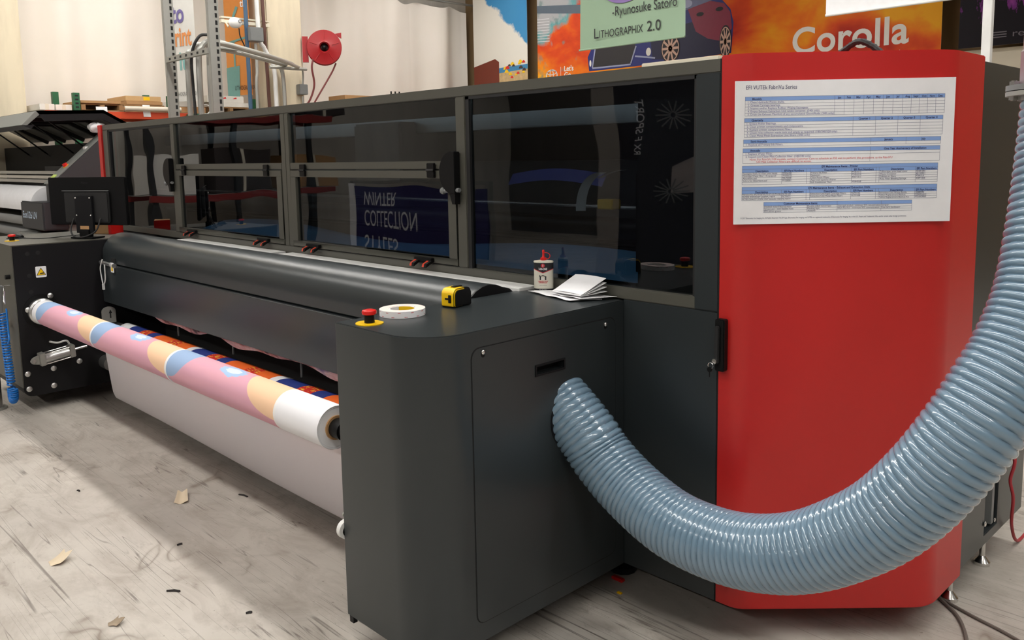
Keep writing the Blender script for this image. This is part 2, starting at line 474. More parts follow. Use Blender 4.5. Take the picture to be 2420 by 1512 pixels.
# ceiling fixtures: the room's own lamps
M['lens'] = emit('lit_lamp_lens', (1.0, 0.965, 0.91, 1), LAMP)
def ceiling_light():
    t = thing('ceiling_light', 'long white strip light hanging under the roof deck', 'light', (0,0,0), 0, 'strip lights under the roof', local=True)
    MB().prism([(-0.16, 0.0), (0.16, 0.0), (0.10, 0.09), (-0.10, 0.09)], 'x', -1.2, 1.2).build('housing', M['white'], t)
    MB().box(-1.16, 1.16, -0.14, 0.14, -0.012, 0.0).build('lens', M['lens'], t)
    for x in (-0.9, 0.9): MB().cyl((x, 0, 0.09), (x, 0, 0.45), 0.006, 6).build('hanger', M['zinc'], t)
    return t
spots = [(x, y) for y in (-7.3, -2.8, 4.1) for x in (-7.4, -4.8, -2.2, 0.4, 3.0, 5.6)] + [(-8.0, 6.6), (-8.1, 2.2)] + [(x, 0.4) for x in (-8.2, -5.7, -3.2, -0.7, 1.8, 4.3)]
proto = ceiling_light()
for i, (x, y) in enumerate(spots):
    t = proto if i == 0 else copy_tree(proto)
    t.location = (x, y, ZC-0.62)

# ================================================================== THE PRINTER
PR = thing('fabric_printer', 'long charcoal fabric printer with smoked windows and a red end door', 'printer', (-2.0, 0.7, 0))
H = 1.80
XC = 0.364
def part(name, mb, m, **kw): return mb.build(name, m, PR, **kw)
# --- base body
part('base_body', MB().box(-4.80, 0.0, 0.02, 1.45, 0.30, 1.035), M['dark'])
part('front_panel', MB().box(-0.005, XC, 0.0, 0.05, 0.10, 1.038), M['char'], bevel=0.003)
part('roof_panel', MB().box(-4.83, XC, 0.03, 1.45, 1.785, H-0.004), M['char'])
part('rear_panel', MB().box(-4.83, XC, 1.40, 1.45, 0.15, 1.785), M['dark'])
part('inner_end_panel', MB().box(-4.80, -4.76, 0.08, 1.40, 1.035, 1.785), M['dark'])
part('inner_end_panel', MB().box(0.30, 0.34, 0.08, 1.40, 1.035, 1.785), M['dark'])
# --- window frame
F = M['char2']
part('top_rail', MB().box(-4.835, XC, 0.0, 0.045, 1.760, H), F, bevel=0.003)
part('bottom_rail', MB().box(-4.835, 0.30, 0.0, 0.045, 1.038, 1.078), F, bevel=0.003)
part('corner_post', MB().box(-4.835, -4.74, 0.0, 0.045, 1.078, 1.76), F, bevel=0.003)
part('corner_post', MB().box(0.277, XC, -0.002, 0.05, 1.038, 1.76), M['char'], bevel=0.003)
for a, b in ((-3.63, -3.575), (-2.245, -2.200), (-2.200, -2.160), (-0.850, -0.792)):
    part('mullion', MB().box(a, b, 0.0, 0.045, 1.078, 1.76), F, bevel=0.003)
for a, b in ((-3.575, -2.245), (-2.160, -0.850)):
    part('middle_rail', MB().box(a, b, 0.0, 0.04, 1.474, 1.508), F, bevel=0.003)
    # hinged lower door
    d = part('window_door', MB().box(a+0.004, b-0.004, -0.004, 0.032, 1.437, 1.470).box(a+0.004, b-0.004, -0.004, 0.032, 1.082, 1.110)
             .box(a+0.004, a+0.055, -0.004, 0.032, 1.110, 1.437).box(b-0.055, b-0.004, -0.004, 0.032, 1.110, 1.437), F, bevel=0.002)
    MB().box(a+0.055, b-0.055, 0.010, 0.015, 1.110, 1.437).build('pane', M['glass'], d)
    for hx in (a+0.14, b-0.15):
        MB().box(hx-0.024, hx+0.024, -0.016, -0.004, 1.474, 1.500).box(hx-0.024, hx+0.024, -0.016, -0.004, 1.440, 1.468).cyl((hx-0.026, -0.016, 1.471), (hx+0.026, -0.016, 1.471), 0.006, 8).build('hinge', M['blackp'], d, bevel=0.002)
    for lx in (a+0.215, b-0.21):
        L = MB().box(lx-0.06, lx+0.06, -0.022, -0.004, 1.086, 1.104).build('latch', M['blackp'], d, bevel=0.002)
        for q in (-0.042, 0.042):
            MB().prism([(-0.022, 1.092), (-0.045, 1.080), (-0.050, 1.068), (-0.030, 1.070), (-0.012, 1.086)], 'x', lx+q-0.014, lx+q+0.002).build('latch_tab', M['orangep'], d)
            MB().prism([(-0.022, 1.092), (-0.048, 1.082), (-0.052, 1.066), (-0.012, 1.086)], 'x', lx+q+0.002, lx+q+0.018).build('latch_lever', M['blackp'], d)
    part('pane', MB().box(a, b, 0.016, 0.021, 1.508, 1.76), M['glass'])
for a, b in ((-4.74, -3.63), (-0.792, 0.277)):
    part('pane', MB().box(a, b, 0.016, 0.021, 1.078, 1.76), M['glass'])
    part('gasket', MB().box(a, a+0.02, 0.004, 0.016, 1.078, 1.76).box(b-0.008, b, 0.004, 0.016, 1.078, 1.76).box(a, b, 0.004, 0.016, 1.748, 1.76), M['rubber'])
# round interlock covers on two mullions
for x in (-3.635, -0.858):
    k = part('interlock', MB().prism([(x + 0.015 + 0.078*math.cos(t), 1.462 + 0.085*math.sin(t)) for t in [PI*0.42 + i*(PI*1.16)/14 for i in range(15)]], 'y', -0.034, -0.004), M['blackp'], bevel=0.002)
    MB().prism([(x-0.012, 1.40), (x+0.03, 1.40), (x+0.03, 1.335), (x+0.012, 1.335)], 'y', -0.03, -0.004).build('interlock_foot', M['blackp'], k)
    MB().cyl((x-0.05, -0.022, 1.388), (x+0.05, -0.022, 1.392), 0.009, 8).ball((x-0.052, -0.022, 1.388), 0.015, 8).build('lock_pin', M['greyp'], k)
# --- inside, seen dimly through the panes
part('gantry_beam', MB().box(-4.70, 0.28, 0.40, 0.50, 1.645, 1.715), M['alu'], bevel=0.004)
part('gantry_cover', MB().prism([(0.40, 1.20), (0.66, 1.20), (0.66, 1.50), (0.52, 1.50)], 'x', -4.70, 0.28), M['blackp'])
part('drive_roller', MB().cyl((-4.7, 0.30, 1.24), (0.25, 0.30, 1.24), 0.045, 20), M['blackp'])
part('guide_rod', MB().cyl((-4.7, 0.22, 1.33), (0.25, 0.22, 1.33), 0.008, 8), M['chrome'])
part('guide_rod', MB().cyl((-4.7, 0.36, 1.17), (0.25, 0.36, 1.17), 0.006, 8), M['chrome'])
M['bluefab'] = mat('blue_protective_fabric', rgb(96, 150, 196), 0.6, var=0.15, scale=3)
part('inner_cloth', MB().grid(lambda u, v: (-3.5 + 3.55*u, 0.07 + 0.20*v, 1.085 + 0.055*v + 0.03*math.sin(u*9)*v), 40, 6), M['bluefab'])  # blue sheet added to give the blue band low in the panes
part('ribbon_cable', MB().grid(lambda u, v: (-0.30 + 0.03*v - 0.10*math.sin(min(1, u*1.0)*PI/2) + 0.10, 0.10 + 0.02*v, 1.44 - 0.12*u*u + 0.02*(1-u)), 10, 2).grid(lambda u, v: (-0.20 + 0.13*u, 0.10 + 0.03*v, 1.47 - 0.03*(1-u)**2), 8, 2), M['paper'])
M['navyfab'] = mat('navy_fabric_web', rgb(40, 54, 150), 0.5)
part('navy_web', MB().grid(lambda u, v: (-0.76 + 0.50*u, 0.20 + 0.03*v, 1.405 + 0.022*math.sin(u*PI) + 0.045*v), 20, 2), M['navyfab'])
part('sensor_block', MB().box(-0.20, -0.13, 0.10, 0.15, 1.33, 1.365), M['yellow'], bevel=0.003)
part('carriage_housing', MB().box(-2.02, -1.62, 0.30, 0.55, 1.40, 1.70), mat('grey_carriage', rgb(96, 94, 92), 0.5), bevel=0.01)
part('side_stand', MB().box(-0.06, 0.02, 0.14, 0.34, 1.04, 1.46), M['blackp'], bevel=0.004)

part('added_led_strip', MB().box(-4.70, 0.26, 0.050, 0.062, 1.766, 1.772), emit('added_cool_led', (0.78, 0.92, 1.0, 1), 7.0))  # unseen glowing strip, added behind the top rail to brighten the interior
# --- curved outfeed hood
prof = [(-0.352, 0.895), (-0.352, 0.935)]
for i in range(9):
    a = PI - i*(PI*0.66)/8
    prof.append((-0.222 + 0.130*math.cos(a), 0.945 + 0.128*math.sin(a)))
prof += [(-0.125, 1.048), (-0.105, 1.032)]
inner = [(y + 0.012, z - 0.012) for y, z in prof][::-1]
part('outfeed_hood', MB().prism(prof + inner, 'x', -3.955, -0.434), M['char'])
part('hood_end_cap', MB().prism(prof + [(-0.105, 0.90)], 'x', -0.434, -0.426), M['black'])
part('lower_fascia', MB().box(-3.955, -0.426, -0.366, -0.345, 0.635, 0.886), M['char'], bevel=0.004, seg=3)
part('hood_vent', MB().box(-3.80, -3.73, -0.356, -0.350, 0.905, 0.928), M['dark'])
part('hood_lining', MB().box(-3.955, -0.426, -0.345, 0.02, 0.64, 0.66).box(-3.955, -0.426, -0.335, -0.325, 0.64, 0.93), M['dark'])
for a, b in ((-3.42, -2.235), (-2.165, -0.40)):
    part('platen', MB().box(a, b, -0.100, -0.006, 1.020, 1.047), M['white'], bevel=0.002)
part('sill', MB().box(-4.80, -0.43, -0.105, 0.0, 1.0, 1.020), M['char'])
# draped catch cloth and rods under the hood
g = G('stained_catch_cloth'); o_ = g.obj()
M['catch'] = g.done(g.pbsdf(g.ramp(g.noise(g.mapv(o_, sc=(1, 1, 2)), 6.0, 3.0), [(0.35, rgb(70, 56, 62)), (0.45, rgb(176, 126, 128)), (0.58, rgb(206, 186, 190)), (0.7, rgb(120, 110, 150))]), 0.8))
def drip(u, v):
    x = -3.3 + 2.75*u
    return (x, -0.335 + 0.03*v, 0.645 - v*(0.034 + 0.026*abs(math.sin(u*11)) + 0.010*math.sin(u*37)))
part('catch_cloth', MB().grid(drip, 60, 3), M['catch'])
for x in (-3.15, -2.45, -1.75, -1.1):
    part('cloth_pin', MB().cyl((x, -0.225, 0.50), (x, -0.225, 0.62), 0.006, 8), M['greyp'])
part('wire_hook', MB().tube([(-1.96, -0.2, 0.63), (-1.97, -0.22, 0.585), (-1.93, -0.23, 0.575), (-1.90, -0.22, 0.60), (-1.85, -0.22, 0.59)], 0.005, 6), M['greyp'])

# --- near take-up cabinet
plan = rpoly([(-0.422, -0.864), (0, -0.864), (0, 0), (-0.422, 0)], [0.004, 0.15, 0.0, 0.0], 10)
NC = part('take_up_cabinet', MB().prism(plan, 'z', 0.10, 1.036), M['char'], bevel=0.003, cut=[(-0.03, 0.05, -0.434, -0.305, 0.860, 0.890)])
pan = rpoly([(-0.690, 0.162), (-0.050, 0.162), (-0.050, 0.985), (-0.690, 0.985)], 0.03, 5)
part('panel_gap', MB().prism(rpoly([(-0.693, 0.159), (-0.047, 0.159), (-0.047, 0.988), (-0.693, 0.988)], 0.032, 5), 'x', -0.004, 0.0006), M['dark'], cut=[(-0.03, 0.05, -0.434, -0.305, 0.860, 0.890)])
AP = part('access_panel', MB().prism(pan, 'x', -0.004, 0.0022), M['char'], cut=[(-0.03, 0.05, -0.434, -0.305, 0.860, 0.890)])
MB().box(-0.032, -0.029, -0.44, -0.30, 0.855, 0.895).build('grip_recess', M['dark'], AP)
MB().prism([(-0.437, 0.857), (-0.302, 0.857), (-0.302, 0.893), (-0.437, 0.893)], 'x', 0.0, 0.005).build('grip_rim', M['black'], AP, cut=[(-0.03, 0.05, -0.431, -0.308, 0.863, 0.887)])
for y, z in ((-0.648, 0.972), (-0.102, 0.968)):
    MB().prism([(y + 0.0075*math.cos(t), z - 0.006 + (0.014 if 0 < t < PI else 0.010)*math.sin(t)) for t in [2*PI*i/16 for i in range(16)]], 'x', 0.0, 0.003).build('screw_seat', M['blackp'], AP)
    MB().ball((0.004, y, z), 0.0075, 10, (0.7, 1, 1)).build('screw', M['chrome'], AP)
part('hose_collar', MB().lathe([(0.095, -0.01), (0.108, -0.01), (0.108, 0.005), (0.095, 0.005)], (0.0, -0.262, 0.693), 'x', 40, True), M['black'])
part('cabinet_bracket', MB().box(-0.415, -0.395, -0.860, -0.845, 0.078, 0.10), M['black'])
for y in (-0.55, -0.25): part('cabinet_foot', MB().cyl((-0.22, y, 0), (-0.22, y, 0.1), 0.03, 14), M['black'])
part('web_guide_disc', MB().cyl((-0.422, -0.85, 0.375), (-0.440, -0.85, 0.375), 0.03, 20), M['white'])
part('web_guide_hub', MB().cyl((-0.422, -0.85, 0.372), (-0.452, -0.85, 0.372), 0.018, 16), M['rubber'])
part('web_guide_eye', MB().lathe([(0.004, 0), (0.008, 0), (0.008, 0.006), (0.004, 0.006)], (-0.43, -0.855, 0.425), 'x', 12, True), M['zinc'])
# emergency stop on the near cabinet
def estop(x, y, z):
    e = part('emergency_stop', MB().prism([(x + 0.042*math.cos(t), y + 0.042*math.sin(t)) for t in [PI*0.62 + i*(2*PI-0.9)/26 for i in range(27)]], 'z', z, z+0.0025), M['yellow'], label='yellow disc with red mushroom stop button')
    MB().cyl((x, y, z), (x, y, z+0.026), 0.0155, 20).build('button_neck', M['blackp'], e)
    MB().lathe([(0.001, z+0.043), (0.012, z+0.0425), (0.0205, z+0.040), (0.0225, z+0.036), (0.0215, z+0.029), (0.012, z+0.025), (0.001, z+0.025)], (x, y, 0), 'z', 24).build('button_cap', M['redp'], e)
estop(-0.325, -0.805, 1.036)

# --- red end door: front strip, rounded corner, diagonal face, side strip
redp = rpoly([(XC, 0.0), (0.440, 0.0), (0.866, 0.426), (0.866, 0.705), (XC, 0.705)], [0.0, 0.13, 0.13, 0.0, 0.0], 10)
RD = part('end_door', MB().prism(redp, 'z', 0.10, 1.808), M['red'], bevel=0.003)
part('door_gap', MB().box(XC-0.004, XC+0.001, 0.002, 0.06, 0.10, 1.80), M['dark'])
h = MB().prism(rpoly([(0.367, 0.860), (0.400, 0.860), (0.400, 1.022), (0.367, 1.022)], 0.006, 3), 'y', -0.024, 0.0).build('door_handle', M['blackp'], PR, bevel=0.003)
MB().prism(rpoly([(0.372, 0.885), (0.386, 0.885), (0.386, 1.002), (0.372, 1.002)], 0.006, 4), 'y', -0.034, -0.024).build('handle_lever', M['rubber'], h, bevel=0.002)
MB().cyl((0.376, -0.024, 0.893), (0.376, -0.040, 0.893), 0.008, 14).build('lock_barrel', M['chrome'], h)
MB().tube([(0.368 + 0.009*math.cos(t), -0.046, 0.880 + 0.009*math.sin(t)) for t in [2*PI*i/18 for i in range(18)]], 0.0011, 6, True).build('key_ring', M['chrome'], h)
MB().cyl((0.366, -0.046, 0.868), (0.366, -0.050, 0.868), 0.008, 12).box(0.3645, 0.3675, -0.0485, -0.0475, 0.845, 0.862).build('door_key', M['blackp'], h)
# --- dark side of the end housing
part('side_panel', MB().box(XC, 0.864, 0.705, 1.40, 0.12, 1.792), M['char'], bevel=0.003, cut=[(0.80, 0.90, 0.945, 1.085, 0.16, 0.52)])
part('side_recess_rail', MB().box(0.80, 0.86, 1.035, 1.06, 0.17, 0.52), M['greyp'])
part('side_rivet', MB().ball((0.868, 0.94, 0.205), 0.010, 10, (0.4, 1, 1)).ball((0.868, 1.05, 0.185), 0.008, 10, (0.4, 1, 1)), M['chrome'])
for x, y in ((0.832, 0.715), (0.83, 1.06), (0.55, 0.45), (0.50, 1.36)):
    part('levelling_foot', MB().lathe([(0.028, 0.0), (0.028, 0.012), (0.016, 0.026), (0.010, 0.034), (0.010, 0.125)], (x, y, 0), 'z', 16), M['chrome'])
for x in (-4.5, -2.9, -1.3, -0.1):
    for y in (0.12, 1.3):
        part('levelling_foot', MB().lathe([(0.05, 0.0), (0.05, 0.02), (0.02, 0.04), (0.02, 0.31)], (x, y, 0), 'z', 12), M['black'])
part('lower_body', MB().box(0.02, XC, 0.05, 1.40, 0.13, 1.78), M['dark'])
# --- far left end
part('far_end_panel', MB().box(-4.905, -4.838, -0.01, 1.42, 0.12, 1.800), M['red'], bevel=0.003)
M['pinkpl'] = mat('pale_pink_polycarbonate', rgb(226, 186, 182), 0.35)
part('far_end_shield', MB().box(-4.99, -4.91, 0.03, 0.10, 0.95, 1.715), M['pinkpl'], bevel=0.002)
# --- far cabinet
fp = rpoly([(-0.864, 0.10), (-0.30, 0.10), (-0.30, 1.036), (-0.864, 1.036)], [0.05, 0.0, 0.0, 0.004], 5)
part('far_cabinet', MB().prism([(y, z) for y, z in fp], 'x', -4.80, -3.965), M['black'], bevel=0.003)
part('far_cabinet_lit_front', MB().box(-4.798, -3.967, -0.868, -0.862, 0.16, 1.034), M['char2'])  # lighter plate: the light on the front face is put into its colour
part('far_cabinet_top', MB().box(-4.80, -3.965, -0.868, -0.10, 1.034, 1.040), M['char2'])
part('far_cabinet_back', MB().box(-4.80, -3.965, -0.30, 0.02, 0.12, 1.034), M['black'])
xf = -3.965
part('spindle_flange', MB().lathe([(0.03, 0.0), (0.080, 0.0), (0.080, 0.035), (0.070, 0.045), (0.064, 0.045), (0.060, 0.035), (0.03, 0.035)], (xf, -0.73, 0.623), 'x', 30), M['alu'])
part('spindle_bore', MB().cyl((xf, -0.73, 0.623), (xf+0.004, -0.73, 0.623), 0.105, 30), M['blackp'])
for y, z in ((-0.837, 0.245), (-0.691, 0.254), (-0.539, 0.272), (-0.836, 0.150), (-0.697, 0.145), (-0.805, 0.640), (-0.676, 0.712)):
    part('bolt', MB().lathe([(0.017, 0.0), (0.017, 0.008), (0.010, 0.013), (0.001, 0.014)], (xf, y, z), 'x', 14), M['alu'])
for y, z in ((-0.782, 0.983), (-0.723, 0.985), (-0.781, 0.848), (-0.779, 0.748)):
    part('port_hole', MB().cyl((xf, y, z), (xf+0.0015, y, z), 0.013, 14), M['dark'])
st = part('warning_sticker', MB().prism(rpoly([(-0.745, 0.832), (-0.685, 0.832), (-0.685, 0.900), (-0.745, 0.900)], 0.006, 3), 'x', xf, xf+0.0015), M['paper'], label='white square sticker with a yellow warning triangle')
MB().prism([(-0.742, 0.845), (-0.688, 0.845), (-0.715, 0.892)], 'x', xf+0.0015, xf+0.002).build('triangle_border', M['ink'], st)
MB().prism([(-0.737, 0.848), (-0.693, 0.848), (-0.715, 0.886)], 'x', xf+0.002, xf+0.0025).build('triangle', M['yellow'], st)
MB().prism([(-0.722, 0.853), (-0.700, 0.853), (-0.700, 0.861), (-0.722, 0.859)], 'x', xf+0.0025, xf+0.003).build('hand_pictogram', M['ink'], st)
# pneumatic cylinder on the cabinet side
cx = xf + 0.04
cy = part('air_cylinder', MB().cyl((cx, -0.755, 0.330), (cx, -0.60, 0.352), 0.030, 20), M['alu'])
MB().prism([(-0.775, 0.292), (-0.745, 0.296), (-0.749, 0.372), (-0.779, 0.368)], 'x', cx-0.036, cx+0.036).build('end_block', M['zinc'], cy, bevel=0.003)
MB().prism([(-0.605, 0.316), (-0.575, 0.320), (-0.579, 0.396), (-0.609, 0.392)], 'x', cx-0.036, cx+0.036).build('end_block', M['zinc'], cy, bevel=0.003)
MB().prism([(-0.775, 0.300), (-0.815, 0.308), (-0.828, 0.325), (-0.815, 0.345), (-0.777, 0.360)], 'x', cx-0.008, cx+0.012).build('clevis', M['zinc'], cy, bevel=0.003)
MB().cyl((cx-0.012, -0.808, 0.327), (cx+0.018, -0.808, 0.327), 0.011, 14).build('clevis_pin', M['chrome'], cy)
for dy, dz in ((-0.026, 1), (-0.026, -1), (0.026, 1), (0.026, -1)):
    MB().cyl((cx+dy, -0.76, 0.330+dz*0.032), (cx+dy, -0.59, 0.354+dz*0.032), 0.004, 8).build('tie_rod', M['chrome'], cy)
MB().cyl((cx, -0.58, 0.358), (cx, -0.50, 0.368), 0.010, 12).build('piston_rod', M['chrome'], cy)
part('air_tube', MB().tube(catmull([(cx, -0.60, 0.40), (cx+0.01, -0.62, 0.425), (cx+0.01, -0.67, 0.42), (xf, -0.70, 0.425)], 5), 0.006, 8), M['white'])
# bracket and trunnion by the rear roll
part('roll_bracket', MB().prism([(-0.40, 0.50), (-0.315, 0.50), (-0.315, 0.575)] + [(-0.3575 + 0.0425*math.cos(t), 0.575 + 0.03*math.sin(t)) for t in [PI*i/10 for i in range(1, 10)]] + [(-0.40, 0.575)], 'x', xf+0.05, xf+0.06), M['zinc'])
part('bracket_slot', MB().prism([(-0.352, 0.530), (-0.345, 0.530), (-0.345, 0.562), (-0.338, 0.562), (-0.348, 0.585), (-0.358, 0.562), (-0.352, 0.562)], 'x', xf+0.06, xf+0.062), M['dark'])
part('roll_trunnion', MB().cyl((xf, -0.30, 0.435), (xf+0.22, -0.30, 0.435), 0.052, 20), M['alu'])
part('dancer_trunnion', MB().cyl((xf, -0.38, 0.24), (xf+0.10, -0.38, 0.24), 0.045, 18), M['alu'])
# hood pin, label and cable tie
part('hood_pin', MB().cyl((-3.94, -0.372, 0.893), (-3.76, -0.372, 0.890), 0.012, 12).cyl((-3.71, -0.372, 0.888), (-3.695, -0.372, 0.888), 0.014, 12), M['alu'])
sk = part('caution_tag', MB().box(-3.755, -3.705, -0.376, -0.374, 0.845, 0.905), M['paper'])
MB().prism([(-3.745, 0.855), (-3.715, 0.855), (-3.730, 0.895)], 'y', -0.378, -0.376).build('triangle', M['yellow'], sk)
part('cable_tie', MB().tube(catmull([(-3.87, -0.385, 0.915), (-3.90, -0.39, 0.86), (-3.885, -0.39, 0.79), (-3.865, -0.39, 0.755), (-3.84, -0.385, 0.79), (-3.835, -0.385, 0.86), (-3.85, -0.38, 0.89)], 6), 0.004, 6).box(-3.875, -3.855, -0.396, -0.386, 0.725, 0.76), M['white'])
# emergency stop of the far cabinet
estop(-4.32, -0.772, 1.040)
# front of the far cabinet: knob and hooks
part('knob', MB().cyl((-4.04, -0.868, 0.845), (-4.04, -0.895, 0.845), 0.014, 12), M['blackp'])
part('tool_hook', MB().tube([(-4.07, -0.868, 0.79), (-4.07, -0.90, 0.79), (-4.07, -0.905, 0.70), (-4.05, -0.905, 0.68), (-4.05, -0.905, 0.76)], 0.004, 6), M['chrome'])

# ================================================================== FABRIC ROLLS AND SHEET
def roll_mesh(x0, x1, yc, zc, r, mtl, name, parent, n=64):
    """outer layer of a roll with UV: metres along, turns from the top towards the front"""
    me = bpy.data.meshes.new(name); v = []; f = []
    L = LOC[parent.name]
    for k in range(n+1):
        th = -0.5 + k/n; a = th*2*PI
        for x in (x0, x1): v.append((x-L.x, yc - r*math.sin(a)-L.y, zc + r*math.cos(a)-L.z))
    for k in range(n): f.append((2*k, 2*k+2, 2*k+3, 2*k+1))
    me.from_pydata(v, [], f); uvl = me.uv_layers.new(name='UVMap')
    for p in me.polygons:
        p.use_smooth = True
        for li in p.loop_indices:
            vi = me.loops[li].vertex_index
            uvl.data[li].uv = ((x1-x0) if vi % 2 else 0.0, -0.5 + (vi//2)/n)
    me.materials.append(mtl)
    o = bpy.data.objects.new(name, me); COL.objects.link(o); o.parent = parent; LOC[o.name] = L
    return o
R1 = thing('fabric_roll', 'long roll of pastel pink, blue and peach printed fabric', 'fabric roll', (-2.28, -0.73, 0.623))
roll_mesh(-3.89, -0.655, -0.73, 0.623, 0.075, M['pink'], 'printed_fabric', R1)
MB().lathe([(0.0748, -0.002), (0.0740, 0.000), (0.0705, -0.001), (0.0695, -0.006), (0.0685, -0.001), (0.0655, -0.002), (0.0640, -0.012), (0.0620, -0.012), (0.0610, -0.004), (0.0570, -0.005), (0.0555, -0.010), (0.0540, -0.005), (0.0470, -0.006), (0.042, -0.003)], (-0.655, -0.73, 0.623), 'x', 48).build('roll_end', M['paper'], R1)
MB().lathe([(0.04, 0.0), (0.0745, 0.0), (0.0745, 0.001), (0.04, 0.001)], (-3.89, -0.73, 0.623), 'x', 48, True).build('roll_end', M['paper'], R1)
MB().lathe([(0.034, 0), (0.042, 0), (0.042, 3.275), (0.034, 3.275)], (-3.925, -0.73, 0.623), 'x', 32, True).build('cardboard_core', M['card'], R1)
MB().cyl((-3.94, -0.73, 0.623), (-0.425, -0.73, 0.623), 0.024, 20).build('winding_shaft', M['rubber'], R1)
MB().lathe([(0.024, -0.66), (0.034, -0.66), (0.034, -0.60), (0.024, -0.60)], (0, -0.73, 0.623), 'x', 24, True).build('shaft_chuck', M['blackp'], R1)
R2 = thing('fabric_roll', 'rear roll of orange, navy and red printed fabric behind the pastel roll', 'fabric roll', (-2.2, -0.30, 0.435))
roll_mesh(-3.62, -0.50, -0.30, 0.435, 0.072, M['bright'], 'printed_fabric', R2)
MB().lathe([(0.0, 0.0), (0.070, 0.0), (0.0715, 0.16), (0.0, 0.16)], (-3.775, -0.30, 0.435), 'x', 40).build('bare_fabric_end', M['paper'], R2)
MB().cyl((-3.80, -0.30, 0.435), (-0.425, -0.30, 0.435), 0.030, 20).build('roll_core', M['card'], R2)
# slack loop of unprinted fabric back between the rolls
def loop(u, v):
    pts = [(-0.66, 0.60), (-0.56, 0.52), (-0.505, 0.42), (-0.488, 0.24), (-0.476, 0.13), (-0.462, 0.088), (-0.435, 0.066), (-0.39, 0.080), (-0.365, 0.13), (-0.362, 0.24), (-0.366, 0.40), (-0.372, 0.44)]
    t = v*(len(pts)-1); i = min(int(t), len(pts)-2); k = t-i
    y = pts[i][0]*(1-k) + pts[i+1][0]*k; z = pts[i][1]*(1-k) + pts[i+1][1]*k
    s = math.sin(PI*min(1, max(0, v)))
    return (-3.58 + 3.05*u, y + 0.004*math.sin(u*7)*s, z + 0.003*math.sin(u*5+1)*s)
ws = MB().grid(loop, 40, 30).build('slack_fabric_loop', M['sheet'])
tag(ws, 'plain frosted white fabric hanging in a slack loop under the pastel roll', 'fabric')

# ================================================================== EXHAUST HOSE
hp = [(-0.09, -0.276, 0.770), (-0.045, -0.270, 0.733), (0.0, -0.264, 0.694), (0.055, -0.253, 0.638), (0.112, -0.243, 0.572), (0.221, -0.241, 0.499), (0.381, -0.258, 0.449), (0.548, -0.275, 0.446),
      (0.684, -0.290, 0.474), (0.806, -0.300, 0.524), (0.915, -0.306, 0.596), (1.012, -0.306, 0.681), (1.098, -0.297, 0.794), (1.163, -0.271, 0.909),
      (1.203, -0.228, 1.003), (1.230, -0.187, 1.077), (1.252, -0.132, 1.182), (1.256, -0.082, 1.290), (1.256, -0.036, 1.418), (1.254, -0.002, 1.530), (1.253, 0.018, 1.625), (1.253, 0.022, 1.665)]
dense = catmull(hp, 40)
PITCH, SUB, NA = 0.0205, 10, 56
acc = [0.0]
for a, b in zip(dense, dense[1:]): acc.append(acc[-1] + (b-a).length)
step = PITCH/SUB; cnt = int(acc[-1]/step); pts = []; j = 0
for i in range(cnt+1):
    d = i*step
    while j < len(acc)-2 and acc[j+1] < d: j += 1
    k = (d-acc[j])/max(1e-9, acc[j+1]-acc[j]); pts.append(dense[j].lerp(dense[j+1], min(1, k)))
def rib(i, t):
    p = (i/SUB + t/(2*PI)) % 1.0
    q = abs(p-0.5)*2            # 0 at the rib crest, 1 in the valley
    return 0.0925 + 0.0080*(1-q*q)**0.6 if q < 1 else 0.0925
HS = thing('exhaust_hose', 'thick blue grey ribbed exhaust hose sagging from the cabinet to a flanged duct', 'hose', (0.55, -0.275, 0.34))
MB().tube(pts, 0.1, NA, rf=rib).build('ribbed_tube', M['hose'], HS)
MB().lathe([(0.085, 1.628), (0.107, 1.630), (0.107, 1.642), (0.085, 1.640)], (1.253, 0.022, 0), 'z', 40, True).build('hose_clamp', M['zinc'], HS)
M['ductp'] = mat('dull_duct_metal', rgb(176, 164, 172), 0.35, 0.6, var=0.15, scale=4)
DU = thing('duct_pipe', 'flanged grey metal duct rising at the right edge above the hose', 'duct', (1.253, 0.022, 1.64))
MB().lathe([(0.10, 1.640), (0.131, 1.640), (0.131, 1.650), (0.10, 1.650)], (1.253, 0.022, 0), 'z', 40, True).build('lower_flange', M['zinc'], DU)
MB().lathe([(0.10, 1.652), (0.131, 1.652), (0.131, 1.664), (0.10, 1.664)], (1.253, 0.022, 0), 'z', 40, True).build('upper_flange', M['greyp'], DU)
MB().lathe([(0.098, 1.655), (0.104, 1.655), (0.104, 1.74), (0.100, 1.745), (0.100, 1.80), (0.092, 1.82), (0.092, ZC), (0.09, ZC)], (1.253, 0.022, 0), 'z', 36, True).build('pipe', M['ductp'], DU)
for k in range(6):
    a = k*PI/3 + 3.55
    p = (1.253 + 0.115*math.cos(a), 0.022 + 0.115*math.sin(a))
    MB().cyl((p[0], p[1], 1.630), (p[0], p[1], 1.676), 0.006, 8).cyl((p[0], p[1], 1.664), (p[0], p[1], 1.674), 0.011, 6).cyl((p[0], p[1], 1.632), (p[0], p[1], 1.640), 0.011, 6).build('flange_bolt', M['chrome'], DU)

